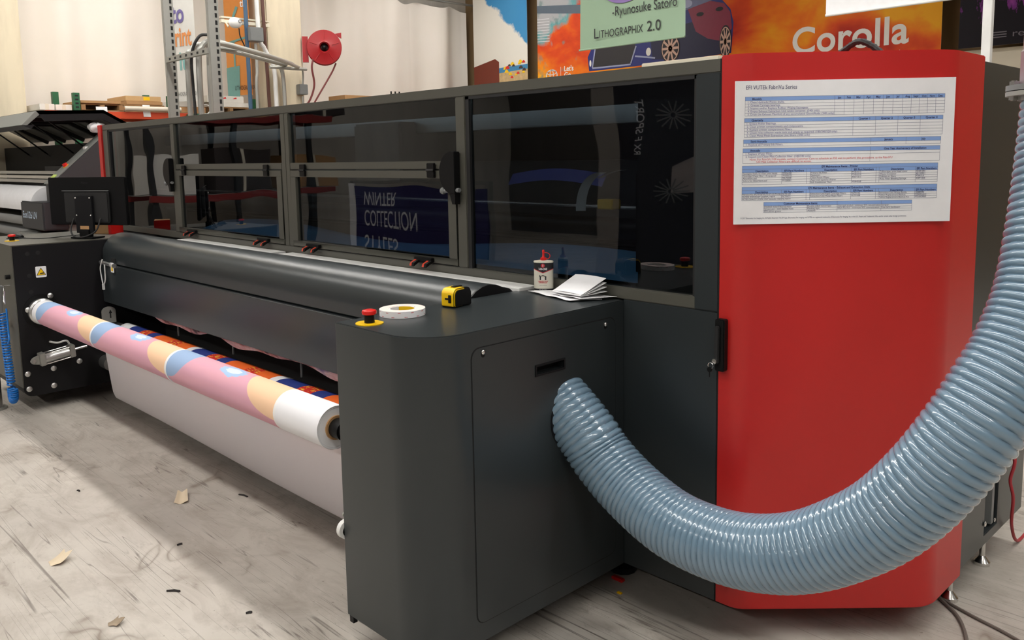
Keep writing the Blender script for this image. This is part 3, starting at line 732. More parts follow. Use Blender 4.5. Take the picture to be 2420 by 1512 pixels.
# ================================================================== MAINTENANCE CHART ON THE RED DOOR
S2 = math.sqrt(0.5)
bo = Vector((0.422, -0.018, 1.312)); bx = Vector((S2, S2, 0)); bn = Vector((S2, -S2, 0)); bz = Vector((0, 0, 1))
BW, BH = 0.634, 0.416
CH = thing('maintenance_chart', 'white board with blue printed maintenance tables on the red door', 'chart', tuple(bo))
def bp(u, v, d=0.0): return bo + bx*(u*BW) + bz*(BH*(1-v)) + bn*d
MB().plate([bp(0, 0), bp(0, 1), bp(1, 1), bp(1, 0)], bn, 0.006).build('board', M['paper'], CH)
M['hdr'] = mat('blue_print', rgb(134, 166, 220), 0.7); M['lineink'] = mat('grey_print_lines', rgb(112, 118, 142), 0.7)
M['navyink'] = mat('navy_print', rgb(44, 50, 96), 0.7); M['redink'] = mat('red_print', rgb(206, 60, 70), 0.7)
lns, tx, lk, rdx = MB(), MB(), MB(), MB()
D1, D2, D3 = 0.0062, 0.0064, 0.0066
def q(mb, u0, u1, v0, v1, d): mb.add([bp(u0, v1, d), bp(u1, v1, d), bp(u1, v0, d), bp(u0, v0, d)], [(0, 1, 2, 3)])
def U(X): return (X-70)/2120
def V(Y): return (Y-95)/1375
def hl(u0, u1, v): q(lns, u0, u1, v-0.0009, v+0.0009, D2)
def vl(u, v0, v1): q(lns, u-0.0006, u+0.0006, v0, v1, D2)
def tb(mb, s, u, v, sz, align='L', bold=0.0, mx=None):
    v_, f_ = text_geo(s, sz, bold, 1.0); wd = max(p.x for p in v_) - min(p.x for p in v_)
    text(mb, s, sz, bp(u, v, D3), bx, bz, bold, min(wd, mx) if mx else None, align)
text(tx, 'EFI VUTEk FabriVu Series', 0.0165, bp(U(172), V(176), D3), bx, bz, 0.0, 0.147)
def table(x0, x1, y0, y1, y2, rows, cols, hcols=None):
    u0, u1 = U(x0), U(x1); hd = MB(); q(hd, u0, u1, V(y0), V(y1), D1); hd.build('table_header', M['hdr'], CH, smooth=False)
    hl(u0, u1, V(y0)); hl(u0, u1, V(y1))
    for r in range(1, rows+1): hl(u0, u1, V(y1 + (y2-y1)*r/rows))
    vl(u0, V(y0), V(y2)); vl(u1, V(y0), V(y2))
    for c in cols: vl(U(c), V(y0 if hcols is None else hcols), V(y2))
SZ = 0.0083
mc = [1030, 1122, 1216, 1311, 1405, 1498, 1592, 1686, 1767, 1846, 1925, 2004]
table(165, 2090, 247, 284, 428, 5, mc)
tb(tx, 'Monthly', U(234), V(276), SZ, bold=0.0002)
for c, s in zip(mc, 'Jan Feb Mar Apr May Jun Jul Aug Sept Oct Nov Dec'.split()): tb(tx, s, U(c+44), V(276), SZ, 'C', 0.0002)
for i, s in enumerate(['1. Clean Hydraulic Piston shafts.', '2. Grease Carriage bearings.', '3. Inspect and/or Replace Rubber Wiping Squeegees.', '4. Empty Exhaust Extraction Unit waste container. (340i only)', '5. Drain the Exhaust Manifold of any accumulated Glycol/fluids. (340i only)']):
    tb(lk, s, U(190), V(307+28.8*i), SZ)
qc = [1213, 1430, 1646, 1862]
table(160, 2080, 450, 487, 630, 5, qc)
tb(tx, 'Quarterly', U(230), V(478), SZ, bold=0.0002)
for i, c in enumerate(qc): tb(tx, 'Quarter %d' % (i+1), U(c+108), V(478), SZ, 'C', 0.0002)
for i, s in enumerate(['1. Grease Roller Bearings.', '2. Clean printer compartments and components.', '3. Replace printer compartment Filters.', '4. Check mist collector waste tank and empty as required. (180/340/520 only)', '5. Clean Metal Mesh Extraction Unit filters. (340i only)']):
    tb(lk, s, U(184), V(510+28.6*i), SZ)
table(154, 2067, 652, 689, 718, 1, [1392, 1732])
tb(tx, 'Semi-Annually', U(224), V(680), SZ, bold=0.0002); tb(tx, 'January', U(1562), V(680), SZ, 'C', 0.0002); tb(tx, 'July', U(1900), V(680), SZ, 'C', 0.0002)
tb(lk, '1. Replace all Primary Ink Filters.', U(180), V(711), SZ)
table(150, 2064, 738, 776, 880, 1, [1388]); hl(U(150), U(2064), V(804))
tb(tx, 'Annually', U(220), V(767), SZ, bold=0.0002); tb(tx, 'One Year Anniversary of Installation', U(1726), V(767), SZ, 'C', 0.0002)
tb(lk, '1. Replace Water Filter.', U(178), V(798), SZ); tb(lk, '2. Inspect and Clean Mist Collector filter. (180/340 only)', U(176), V(826), SZ)
tb(rdx, 'Note: For FabriVU 520 models, contact Customer Care to schedule an FSE visit to perform this procedure, as the FabriVU', U(218), V(852), SZ)
tb(rdx, '520 Mist Collector Filters are difficult to access.', U(282), V(876), SZ)
def items(y0, y1, y2, rows, title, colsX, body):
    table(146, 2050, y0, y1, y2, rows, colsX, hcols=(y0+y1)/2); hl(U(146), U(2050), V((y0+y1)/2))
    tb(tx, title, U(1098), V((y0+y1)/2-6), SZ, 'C', 0.0002)
    ed = [146] + colsX + [2050]
    for k, s in ((0, 'Description'), (1, 'EFI Part Numbers'), (3, 'Description'), (4, 'EFI Part Numbers'), (6, 'Description'), (7, 'EFI Part Numbers')):
        tb(tx, s, U((ed[k]+ed[k+1])/2), V(y1-6), SZ*0.96, 'C', 0.0002)
    for r, row in enumerate(body):
        for k, s in zip((0, 1, 3, 4, 6, 7), row):
            if s: tb(tx, s, U(ed[k]+6), V(y1 + (y2-y1)*(r+1)/rows - 6), SZ*0.82, mx=(ed[k+1]-ed[k]-12)/2120*BW)
pc = [533, 775, 810, 1212, 1452, 1482, 1835]
items(904, 970, 1085, 5, 'EFI Maintenance Items - Printer', pc, [
    ['Squeegee, foam, to clean print heads', '99526180', 'Primary Ink Filter', 'P7454110', 'Teflon tape, print head cover', '45081085'],
    ['Cartridge Water filter - if equipped', '79100175', 'Degassers', 'P7454110', 'Waste Container', '45130901'],
    ['Absorbent pad', 'FEL70008', 'Clean Room Wipes', '45077311', 'Cabinet air filters', 'P7443-A'],
    ['Velcro for Absorbent pad', '99120001', 'Approved aqueous cleaner', '', 'Assy, Filter Bleeding Syringe', '45091205'],
    ['', '', 'Roll Conditioner Fluid', '45084568', '', '']])
items(1108, 1174, 1241, 3, 'EFI Maintenance Items - Exhaust and Extraction Units', pc, [
    ['Filtration Kit, (FILT0106+FILT0107+FILT0108)', 'FILT0109', 'Extraction Unit Rigid Cartridge Filters', 'FILT0106', 'Extraction Unit Waste Bottle', '10080046'],
    ['FILTER, EXHAUST LOSMA, HEPA', 'FILT0071', 'Extraction Unit Metal Mesh Filters', 'FILT0108', 'Teflon Replacement Blanket', '23000243/3'],
    ['FILTER, EXHAUST LOSMA, UNIT GALILEO 1000', 'FILT0073', '', '', 'Teflon Replacement Blanket Kit', 'P7200290/0']])
table(362, 1812, 1258, 1293, 1359, 3, [786, 1082, 1512])
tb(tx, 'Customer Maintenance Items', U(722), V(1284), SZ, 'C', 0.0002)
for r, row in enumerate([['Distilled water/Filtered water', 'Double-sided carpet tape', 'Isopropyl alcohol - minimum 91% concentration', 'Scraper'], ['Grease gun - with flexible hose', 'Masking tape', 'Ethyl Alcohol - minimum 90% concentration', 'Fine Grit Sandpaper'], ['EFI Lithium grease', 'Acetone', '', '']]):
    for c, c2, s in zip((362, 786, 1082, 1512), (786, 1082, 1512, 1812), row):
        if s: tb(tx, s, U(c+6), V(1293+22*(r+1)-6), SZ*0.82, mx=(c2-c-12)/2120*BW)
text(tx, '\u00a9 2017 Electronics For Imaging, Inc. All Rights Reserved. The EFI logo, Electronics For Imaging, and VUTEk are registered trademarks of Electronics For Imaging, Inc. in the U.S. Patent and Trademark Office and/or certain other foreign jurisdictions.', 0.0062, bp(U(136), V(1418), D3), bx, bz, 0, 0.487)
lns.build('table_lines', M['lineink'], CH, smooth=False)['kind'] = 'stuff'
tx.build('printed_text', M['navyink'], CH, smooth=False)['kind'] = 'stuff'; lk.build('printed_task_list', mat('blue_link_print', rgb(78, 84, 150), 0.7), CH, smooth=False)['kind'] = 'stuff'
rdx.build('printed_note', M['redink'], CH, smooth=False)['kind'] = 'stuff'

# ================================================================== THINGS ON THE NEAR CABINET
ZT = 1.0365
t = thing('tape_roll', 'flat roll of white double-sided tape with red print, beside the stop button', 'tape', (-0.362, -0.655, ZT), 0.3, local=True)
g = G('tape_side'); o_ = g.obj(); sx = g.n('SeparateXYZ', Vector=o_)
rad = g.m2('SQRT', g.m2('ADD', g.m2('MULTIPLY', sx.outputs[0], sx.outputs[0]), g.m2('MULTIPLY', sx.outputs[1], sx.outputs[1])))
rn = g.m2('FRACT', g.m2('MULTIPLY', rad, 260.0))
M['tapeside'] = g.done(g.pbsdf(g.mix(g.ramp(rn, [(0.0, 0.0), (0.5, 0.35), (1.0, 0.0)]), rgb(240, 224, 216), rgb(232, 176, 168)), 0.6))
MB().lathe([(0.042, 0.0), (0.071, 0.0), (0.071, 0.021), (0.042, 0.021)], (0,0,0), 'z', 48, True).build('tape', M['tapeside'], t)
MB().lathe([(0.0709, 0.0002), (0.0716, 0.0002), (0.0716, 0.0208), (0.0709, 0.0208)], (0,0,0), 'z', 48, True).build('outer_layer', M['paper'], t)
MB().lathe([(0.0385, 0.0005), (0.0425, 0.0005), (0.0425, 0.0195), (0.0385, 0.0195)], (0,0,0), 'z', 40, True).build('core', M['paper'], t)
cs = MB()
for i in range(20):
    a0, a1 = 0.3 + i*0.11, 0.3 + (i+1)*0.11
    cs.add([(0.0383*math.cos(a0), 0.0383*math.sin(a0), 0.001), (0.0383*math.cos(a1), 0.0383*math.sin(a1), 0.001), (0.0383*math.cos(a1), 0.0383*math.sin(a1), 0.019), (0.0383*math.cos(a0), 0.0383*math.sin(a0), 0.019)], [(0, 1, 2, 3)])
cs.build('core_label', M['yellow'], t)
for i in range(22):
    a = i*2*PI/22; z = 0.0035 if i % 2 else 0.0165
    pm = MB()
    for k in range(3):
        b0, b1 = a + k*0.045, a + k*0.045 + 0.032
        pm.add([(0.0718*math.cos(b), 0.0718*math.sin(b), zz) for b, zz in ((b0, z-0.001), (b1, z-0.001), (b1, z+0.0012), (b0, z+0.0012))], [(0, 1, 2, 3)])
    pm.build('red_mark', M['redink'], t)

# tape measure: yellow front half, black sides
t = thing('tape_measure', 'yellow and black tape measure standing on the near cabinet', 'tape measure', (-0.352, -0.440, ZT), 1.74, local=True)
yb = rpoly([(-0.045, 0.0), (0.045, 0.0), (0.045, 0.062), (-0.045, 0.062)], [0.006, 0.006, 0.022, 0.022], 6)
MB().prism(yb, 'y', -0.030, 0.030).build('case', M['blackp'], t, bevel=0.005)
g_ = rpoly([(-0.0462, 0.001), (0.0, 0.001), (0.012, 0.063), (-0.0462, 0.063)], [0.008, 0.0, 0.0, 0.022], 6)
MB().prism(g_, 'y', -0.0275, 0.0275).build('yellow_shell', M['yellow'], t, bevel=0.003)
MB().box(-0.0485, -0.0455, -0.016, -0.004, 0.016, 0.042).box(-0.0485, -0.0455, -0.004, 0.010, 0.026, 0.032).build('clip', M['blackp'], t, bevel=0.001)
MB().box(-0.020, 0.022, -0.009, 0.009, 0.061, 0.066).build('lock_slider', M['blackp'], t, bevel=0.002)
MB().box(0.036, 0.0465, -0.012, 0.012, 0.004, 0.020).build('tape_mouth', M['rubber'], t)
MB().box(0.0455, 0.0475, -0.010, 0.010, 0.002, 0.016).build('tape_hook', M['chrome'], t)

# oil bottle
t = thing('oil_bottle', 'white oil bottle with black and red label and red spout', 'bottle', (-0.338, -0.036, ZT), 0.60, local=True)
A, B = 0.0355, 0.0175
def oval(z0, z1, k=1.0, m=40, a0=0.0, a1=2*PI):
    return [((A*k)*math.cos(2*PI*i/m), (B*k)*math.sin(2*PI*i/m)) for i in range(m)]
bm_ = MB()
def ovalloft(mb, prof, m=40):
    v = []; f = []
    for k, z in prof:
        v += [(A*k*math.cos(2*PI*i/m), B*k*math.sin(2*PI*i/m), z) for i in range(m)]
    for r in range(len(prof)-1):
        for i in range(m): f.append((r*m+i, r*m+(i+1) % m, (r+1)*m+(i+1) % m, (r+1)*m+i))
    f += [tuple(range(m))[::-1], tuple(range((len(prof)-1)*m, len(prof)*m))]
    return mb.add(v, f)
ovalloft(MB(), [(0.95, 0.0), (1.0, 0.003), (1.0, 0.105), (1.03, 0.1055), (1.03, 0.1085), (0.96, 0.111), (0.5, 0.113)]).build('bottle_body', mat('cream_bottle', rgb(226, 222, 206), 0.4), t)
def wrap(mb, zlo, zhi, k, m=60):
    """band round the bottle whose edges are functions of the x position"""
    v = []; f = []
    for i in range(m):
        a = 2*PI*i/m; x = A*math.cos(a); y = B*math.sin(a)
        v += [(x*k, y*k, zlo(x)), (x*k, y*k, zhi(x))]
    for i in range(m): j = (i+1) % m; f.append((2*i, 2*j, 2*j+1, 2*i+1))
    return mb.add(v, f)
wrap(MB(), lambda x: 0.069 + 0.40*abs(x), lambda x: 0.1035, 1.006).build('black_label_band', M['ink'], t)
wrap(MB(), lambda x: 0.0665 + 0.40*abs(x), lambda x: 0.069 + 0.40*abs(x), 1.008).build('red_chevron', M['redink'], t)
wrap(MB(), lambda x: 0.004, lambda x: 0.0105, 1.006).build('black_base_band', M['ink'], t)
def by(x): return -B*math.sqrt(max(0, 1-(x/A)**2))*1.02
def btext(s, size, z, m, width=None, bold=0.0, cx=0.0):
    mb = MB(); text(mb, s, size, (0, 0, z), (1, 0, 0), (0, 0, 1), bold, width, 'C')
    mb.v = [(p[0]+cx, by(p[0]+cx) - 0.0004, p[2]) for p in mb.v]
    return mb.build('lettering', m, t, smooth=False)
btext('3-IN-ONE', 0.011, 0.0785, M['paper'], 0.031, 0.0004)
dc = MB(); dc.add([(0.0072*math.cos(a), by(0)-0.0003, 0.0945+0.0072*math.sin(a)) for a in [2*PI*i/24 for i in range(24)]], [tuple(range(24))]); dc.build('red_roundel', M['redink'], t)
btext('3', 0.009, 0.0915, M['paper'], None, 0.0003)
hs = MB(); hs.add([(x, by(x)-0.0003, z) for x, z in ((-0.012, 0.042), (0.012, 0.042), (0.012, 0.0535), (0.015, 0.0535), (0.0, 0.0605), (-0.010, 0.056), (-0.010, 0.0605), (-0.013, 0.0605), (-0.013, 0.0545), (-0.015, 0.0535), (-0.012, 0.0535))], [tuple(range(11))]); hs.build('house_emblem', M['ink'], t)
btext('OIL', 0.0085, 0.0435, M['paper'], None, 0.0003)
btext('LUBRICATES, CLEANS', 0.0055, 0.0355, M['redink'], 0.036, 0.0002); btext('& PREVENTS RUST', 0.0055, 0.0305, M['redink'], 0.031, 0.0002)
btext('MULTI-PURPOSE', 0.0032, 0.0215, M['ink'], 0.026); btext('4 FL. OZ. (118mL)', 0.0040, 0.0055, M['paper'], 0.028)
MB().lathe([(0.0105, 0.111), (0.0115, 0.113), (0.0115, 0.120), (0.006, 0.123), (0.0042, 0.126), (0.0035, 0.140), (0.0045, 0.141), (0.0045, 0.147), (0.003, 0.150), (0.0005, 0.1505)], (0,0,0), 'z', 20).build('spout', M['redp'], t)
MB().tube(catmull([(0.003, 0, 0.139), (0.012, 0, 0.1395), (0.021, 0, 0.135), (0.024, 0, 0.127), (0.019, 0, 0.119), (0.010, 0, 0.117)], 6), 0.0014, 8).build('cap_strap', M['redp'], t)

# folded wipes: a thick folded bundle on two flat creased sheets
def sheet(name, label, fn, nu=16, nv=12, th=0.0012, group=None):
    mb = MB(); mb.grid(fn, nu, nv)
    n = len(mb.v); top = list(mb.v); mb.v += [(x, y, z - th) for x, y, z in top]
    f0 = list(mb.f); mb.f += [tuple(i+n for i in reversed(fc)) for fc in f0]
    e = [i for i in range(nu+1)] + [j*(nu+1)+nu for j in range(1, nv+1)] + [nv*(nu+1)+i for i in range(nu-1, -1, -1)] + [j*(nu+1) for j in range(nv-1, 0, -1)]
    for a, b in zip(e, e[1:] + e[:1]): mb.f.append((a, b, b+n, a+n))
    return mb
def quadmap(c):
    """bilinear patch of four (x, y) corners"""
    return lambda u, v: tuple((c[0][k]*(1-u) + c[1][k]*u)*(1-v) + (c[3][k]*(1-u) + c[2][k]*u)*v for k in (0, 1))
q1 = quadmap([(-0.365, -0.092), (-0.110, -0.150), (-0.05, -0.055), (-0.270, -0.010)])
s1 = sheet('', '', lambda u, v: (*q1(u, v), ZT + 0.0035 + 0.003*abs(math.sin(u*7+v*2))*(1-v*0.5) + 0.004*max(0, 0.25-u)), 24, 10)
tag(s1.build('paper_wipe', M['paper'], loc=(-0.2, -0.07, ZT)), 'creased white wipe lying flat at the bottom of the stack', 'paper', 'white wipes by the window')
q2 = quadmap([(-0.245, -0.108), (-0.085, -0.128), (-0.020, -0.012), (-0.200, -0.012)])
s2 = sheet('', '', lambda u, v: (*q2(u, v), ZT + 0.0095 + 0.004*abs(math.sin(u*5+1))*(1-v) + 0.006*max(0, u-0.8)*v), 24, 10)
tag(s2.build('paper_wipe', M['paper'], loc=(-0.15, -0.07, ZT+0.009)), 'flat white wipe with a curled corner under the folded bundle', 'paper', 'white wipes by the window')
fb = thing('paper_wipe', 'folded bundle of white wipes propped up on top of the stack', 'paper', (-0.16, -0.08, ZT+0.0165), 0, 'white wipes by the window')
c0, c1, c2, c3 = Vector((-0.226, -0.110, 0)), Vector((-0.086, -0.120, 0)), Vector((-0.060, -0.030, 0)), Vector((-0.205, -0.022, 0))
for k in range(4):
    lift = 0.010 + 0.0125*k
    def fl(u, v, k=k, lift=lift):
        p = (c0*(1-u) + c1*u)*(1-v) + (c3*(1-u) + c2*u)*v
        return (p.x + 0.004*(3-k)*v, p.y + 0.003*k*v - 0.002*math.sin(PI*v)*k, ZT + 0.018 + 0.0016*k + (lift*v**1.2) + 0.003*math.sin(PI*u)*(k == 3))
    sheet('', '', fl, 8, 12, 0.0011).build('folded_leaf', M['paper'], fb)
fm = MB()
fm.tube([tuple((c0*(1-u)+c1*u) + Vector((0, 0.001, ZT+0.0195))) for u in (0.0, 0.25, 0.5, 0.75, 1.0)], 0.0030, 8); fm.build('fold_edge', M['paper'], fb)

# ================================================================== THINGS AT THE FAR CABINET
MO = thing('monitor', 'black computer monitor seen from behind on the far cabinet', 'monitor', (-4.10, -0.375, 1.040), 0.478, local=True)
MB().prism(rpoly([(-0.315, 0.085), (0.315, 0.085), (0.315, 0.395), (-0.315, 0.395)], 0.008, 3), 'y', 0.0, 0.022).build('screen_shell', M['blackp'], MO, bevel=0.004)
MB().prism(rpoly([(-0.17, 0.10), (0.19, 0.10), (0.19, 0.30), (-0.17, 0.30)], 0.012, 3), 'y', -0.022, 0.0).build('rear_housing', M['rubber'], MO, bevel=0.006)
MB().box(-0.18, 0.20, -0.024, -0.020, 0.306, 0.310).build('vent_line', M['greyp'], MO)
MB().box(-0.30, 0.30, 0.022, 0.0225, 0.10, 0.385).build('screen', M['ink'], MO)
sp = MB().box(-0.065, 0.075, -0.040, -0.022, 0.035, 0.275).build('mount_plate', M['black'], MO, bevel=0.002)
for x in (-0.052, 0.062):
    for z in (0.262, 0.150): MB().ball((x, -0.041, z), 0.006, 8).build('mount_screw', M['chrome'], sp)
MB().box(-0.03, 0.04, -0.042, -0.040, 0.060, 0.082).build('asset_label', M['card'], sp)
MB().box(-0.085, 0.095, -0.075, 0.035, 0.002, 0.012).box(-0.035, 0.045, -0.05, -0.01, 0.012, 0.06).build('stand_foot', M['blackp'], MO, bevel=0.003)
MB().tube(catmull([(-0.10, -0.018, 0.13), (-0.10, -0.05, 0.06), (-0.05, -0.08, 0.02), (0.03, -0.085, 0.014), (0.11, -0.06, 0.05), (0.13, -0.03, 0.13)], 8), 0.005, 8).build('video_cable', M['rubber'], MO)
text(MB(), 'Planar', 0.022, (-0.01, -0.0008, 0.352), (1, 0, 0), (0, 0, 1), 0, None, 'C').build('lettering', M['rubber'], MO, smooth=False)
t = thing('computer_mouse', 'black computer mouse beside the far stop button', 'mouse', (-4.50, -0.705, 1.040), 0.9, local=True)
MB().ball((0, 0, 0.010), 0.03, 16, (1.7, 1.0, 0.75)).build('shell', M['blackp'], t)
for p in (-1,): MB().box(-0.05, 0.05, -0.028, 0.028, 0.0, 0.004).build('sole', M['rubber'], t, bevel=0.002)
MB().cyl((0.026, 0, 0.024), (0.026, 0, 0.032), 0.006, 10).build('wheel', M['greyp'], t)
tag(MB().tube(catmull([(-4.45, -0.70, 1.045), (-4.40, -0.66, 1.044), (-4.32, -0.62, 1.044), (-4.30, -0.55, 1.044), (-4.35, -0.45, 1.044), (-4.33, -0.36, 1.046)], 8), 0.003, 6).build('mouse_cable', M['rubber'], loc=(-4.35, -0.55, 1.04)), 'thin black mouse cable across the far cabinet top', 'cable')
# crate-like odds behind the monitor
t = thing('parts_box', 'small tan box with a red end behind the monitor', 'box', (-4.36, -0.17, 1.0405), 0.4, local=True)
MB().box(-0.10, 0.06, -0.05, 0.05, 0.0, 0.07).build('carton', M['card'], t, bevel=0.002); MB().box(0.06, 0.085, -0.051, 0.051, 0.0, 0.071).build('end_flap', M['redp'], t)
# air gun with coiled hose on the hook
t = thing('air_hose', 'bright blue coiled air hose hanging from a grey blow gun on the far cabinet', 'air hose', (-4.06, -0.915, 0.10))
cp = []
for i in range(0, 26*12+1):
    k = i/(26*12); a = i/12*2*PI; cz = 0.615 - 0.43*k; cxx = -4.105 + 0.075*k
    cp.append((cxx + 0.026*math.cos(a), -0.915 + 0.020*math.sin(a), cz + 0.004*math.sin(a)))
MB().tube(cp, 0.0055, 6).build('coil', M['bluep'], t)
lp = []
for i in range(0, 22*12+1):
    k = i/(22*12); a = i/12*2*PI; th = PI*1.15*k - 0.2 + PI
    c = Vector((-4.012 + 0.030*math.cos(th), -0.915, 0.150 + 0.060*math.sin(th)*1.0))
    d = Vector((math.cos(th), 0, math.sin(th)))
    lp.append(c + d*(0.020*math.cos(a)) + Vector((0, 0.020*math.sin(a), 0)))
MB().tube(lp, 0.0055, 6).build('coil_loop', M['bluep'], t)
MB().tube(catmull([(-4.03, -0.905, 0.655), (-4.03, -0.905, 0.55), (-4.028, -0.905, 0.50), (-4.01, -0.91, 0.465), (-4.02, -0.915, 0.44)], 6), 0.0055, 8).build('tail', M['bluep'], t)
MB().prism([(-4.115, 0.62), (-4.09, 0.62), (-4.065, 0.75), (-4.04, 0.79), (-4.055, 0.80), (-4.09, 0.765)], 'y', -0.93, -0.91).build('blow_gun', M['greyp'], t, bevel=0.004)
t = thing('roll_stand', 'short round aluminium stand post left of the blue air hose', 'stand', (-4.22, -0.975, 0.0))
MB().cyl((-4.22, -0.975, 0.01), (-4.22, -0.975, 0.47), 0.045, 24).build('post', M['alu'], t)
MB().cyl((-4.22, -0.975, 0.0), (-4.22, -0.975, 0.012), 0.07, 24).build('foot_plate', M['zinc'], t)
MB().box(-4.42, -4.16, -1.01, -0.94, 0.47, 0.50).build('saddle', M['wood'], t, bevel=0.003)

# ================================================================== SECOND PRINTER AT THE LEFT
M['p2grey'] = powder('mid_grey_panel', rgb(124, 126, 122), 0.45); M['p2dark'] = powder('dark_grey_panel', rgb(50, 51, 54), 0.5)
P2 = thing('wide_printer', 'second wide printer with its dark hood raised at the left', 'printer', (-7.8, 0.45, 0))
def p2(name, mb, m, **kw): return mb.build(name, m, P2, **kw)
XL, XR = -9.45, -6.12
p2('base', MB().box(XL, XR, 0.10, 0.78, 0.40, 1.02), M['p2grey'], bevel=0.004)
for x in (XL+0.15, -7.8, XR-0.15):
    p2('leg', MB().box(x-0.06, x+0.06, 0.15, 0.75, 0.0, 0.40), M['p2dark'])
p2('rear_chamber', MB().box(XL, XR, 0.46, 0.78, 1.02, 1.71), M['dark'])
p2('inner_shelf', MB().box(-7.6, XR-0.25, 0.36, 0.46, 1.45, 1.50), M['p2dark'])
md = []
for i in range(13):
    a = PI*0.5 + PI*0.62*i/12; md.append((0.08 + 0.16*math.cos(a), 1.17 + 0.155*math.sin(a)))
md = [(0.45, 1.335)] + md
p2('white_media', MB().prism(md + [(0.30, 1.10), (0.45, 1.10)], 'x', XL, -6.50), M['paper'])
for y, z, m in ((0.16, 1.445, 'alu'), (0.12, 1.405, 'chrome'), (0.08, 1.37, 'alu')):
    p2('rail', MB().box(XL, -6.28, y-0.02, y+0.04, z-0.014, z+0.014), M[m], bevel=0.003)
for y, z, r, m in ((-0.06, 1.02, 0.04, 'greyp'), (-0.02, 0.90, 0.05, 'greyp'), (-0.02, 0.76, 0.05, 'p2grey'), (-0.10, 0.72, 0.03, 'paper')):
    p2('roller', MB().cyl((XL, y, z), (-6.45, y, z), r, 16), M[m])
arm = [(-0.02, 1.36), (0.43, 1.765), (0.46, 1.765), (0.46, 1.02), (-0.02, 1.02)]
p2('side_arm', MB().prism(arm, 'x', -6.24, -6.06), M['p2dark'], bevel=0.003)
al = p2('arm_top', MB().prism([(-0.03, 1.362), (0.43, 1.776), (0.43, 1.768), (-0.03, 1.352)], 'x', -6.25, -6.07), M['p2grey'])
MB().cyl((-6.16, 0.13, 1.498), (-6.16, 0.115, 1.525), 0.020, 14).build('stop_button', M['redp'], al)
MB().cyl((-6.16, 0.135, 1.496), (-6.16, 0.127, 1.506), 0.028, 14).build('stop_ring', M['yellow'], al)
MB().box(-6.19, -6.13, 0.285, 0.315, 1.638, 1.668).build('switch', M['white'], al); MB().prism([(0.0, 1.392), (0.04, 1.428), (0.036, 1.432), (-0.004, 1.396)], 'x', -6.20, -6.12).build('indicator', mat('lime_lamp', rgb(206, 226, 120), 0.3), al)
eb = p2('end_box', MB().box(-6.74, -6.10, -0.10, 0.10, 0.96, 1.20), M['p2dark'], bevel=0.01)
text(MB(), 'Eos126 UV', 0.085, (-6.68, -0.102, 1.055), (1, 0, 0), (0, 0, 1), 0.001, 0.42).build('lettering', mat('pale_blue_print', rgb(190, 210, 228), 0.6), eb, smooth=False)
p2('lower_box', MB().box(-6.74, -6.12, -0.14, 0.10, 0.70, 0.93), M['p2grey'], bevel=0.006)
# raised hood: front lip, roof, sloped back, end cheek
hx0, hx1 = XL-0.05, -6.10
p2('hood_lip', MB().prism([(-0.20, 1.845), (-0.165, 1.84), (-0.06, 1.935), (-0.085, 1.965)], 'x', hx0, hx1), M['p2grey'], bevel=0.003)
p2('hood_lip_edge', MB().prism([(-0.20, 1.845), (-0.13, 1.815), (-0.105, 1.85), (-0.165, 1.845)], 'x', hx0, hx1), M['black'])
p2('hood_roof', MB().prism([(-0.085, 1.965), (0.45, 1.985), (0.45, 1.955), (-0.06, 1.935)], 'x', hx0, hx1), M['black'])
p2('hood_back', MB().prism([(0.45, 1.985), (0.78, 1.80), (0.77, 1.775), (0.45, 1.955)], 'x', hx0, hx1), M['p2grey'])
p2('hood_cheek', MB().prism([(-0.085, 1.965), (0.45, 1.985), (0.78, 1.80), (0.76, 1.77), (0.44, 1.90), (-0.02, 1.88)], 'x', hx1-0.03, hx1), M['black'])
p2('hood_lining', MB().box(hx0, hx1-0.03, -0.04, 0.44, 1.925, 1.932), mat('grey_lining', rgb(70, 66, 66), 0.6))
for x in (-6.55, -7.05, -7.6, -8.2, -8.8):
    p2('hood_rib', MB().box(x-0.03, x+0.03, -0.02, 0.46, 1.895, 1.925).prism([(0.45, 1.895), (0.74, 1.745), (0.75, 1.775), (0.45, 1.925)], 'x', x-0.03, x+0.03), M['black'])
for x in (-6.45, -6.95, -7.75, -8.4):
    s = p2('gas_strut', MB().cyl((x, 0.10, 1.90), (x, 0.44, 1.62), 0.008, 8), M['blackp'])
    MB().cyl((x, 0.36, 1.686), (x, 0.50, 1.57), 0.005, 8).build('piston_rod', M['chrome'], s)
t = MB()
def bag(u, v):
    a = 2*PI*u; b = PI*v
    r = 0.042*(1 + 0.35*math.sin(3*a+2*b) * math.sin(b) + 0.15*math.sin(7*a))
    return (-6.15 + r*0.9*math.sin(b)*math.cos(a), 0.40 + r*1.7*math.sin(b)*math.sin(a), 1.832 + r*0.9*math.cos(b))
t.grid(bag, 28, 14)
tag(t.build('plastic_bag', M['paper'], loc=(-6.15, 0.40, 1.78)), 'crumpled white plastic bag on the second printer arm', 'bag')

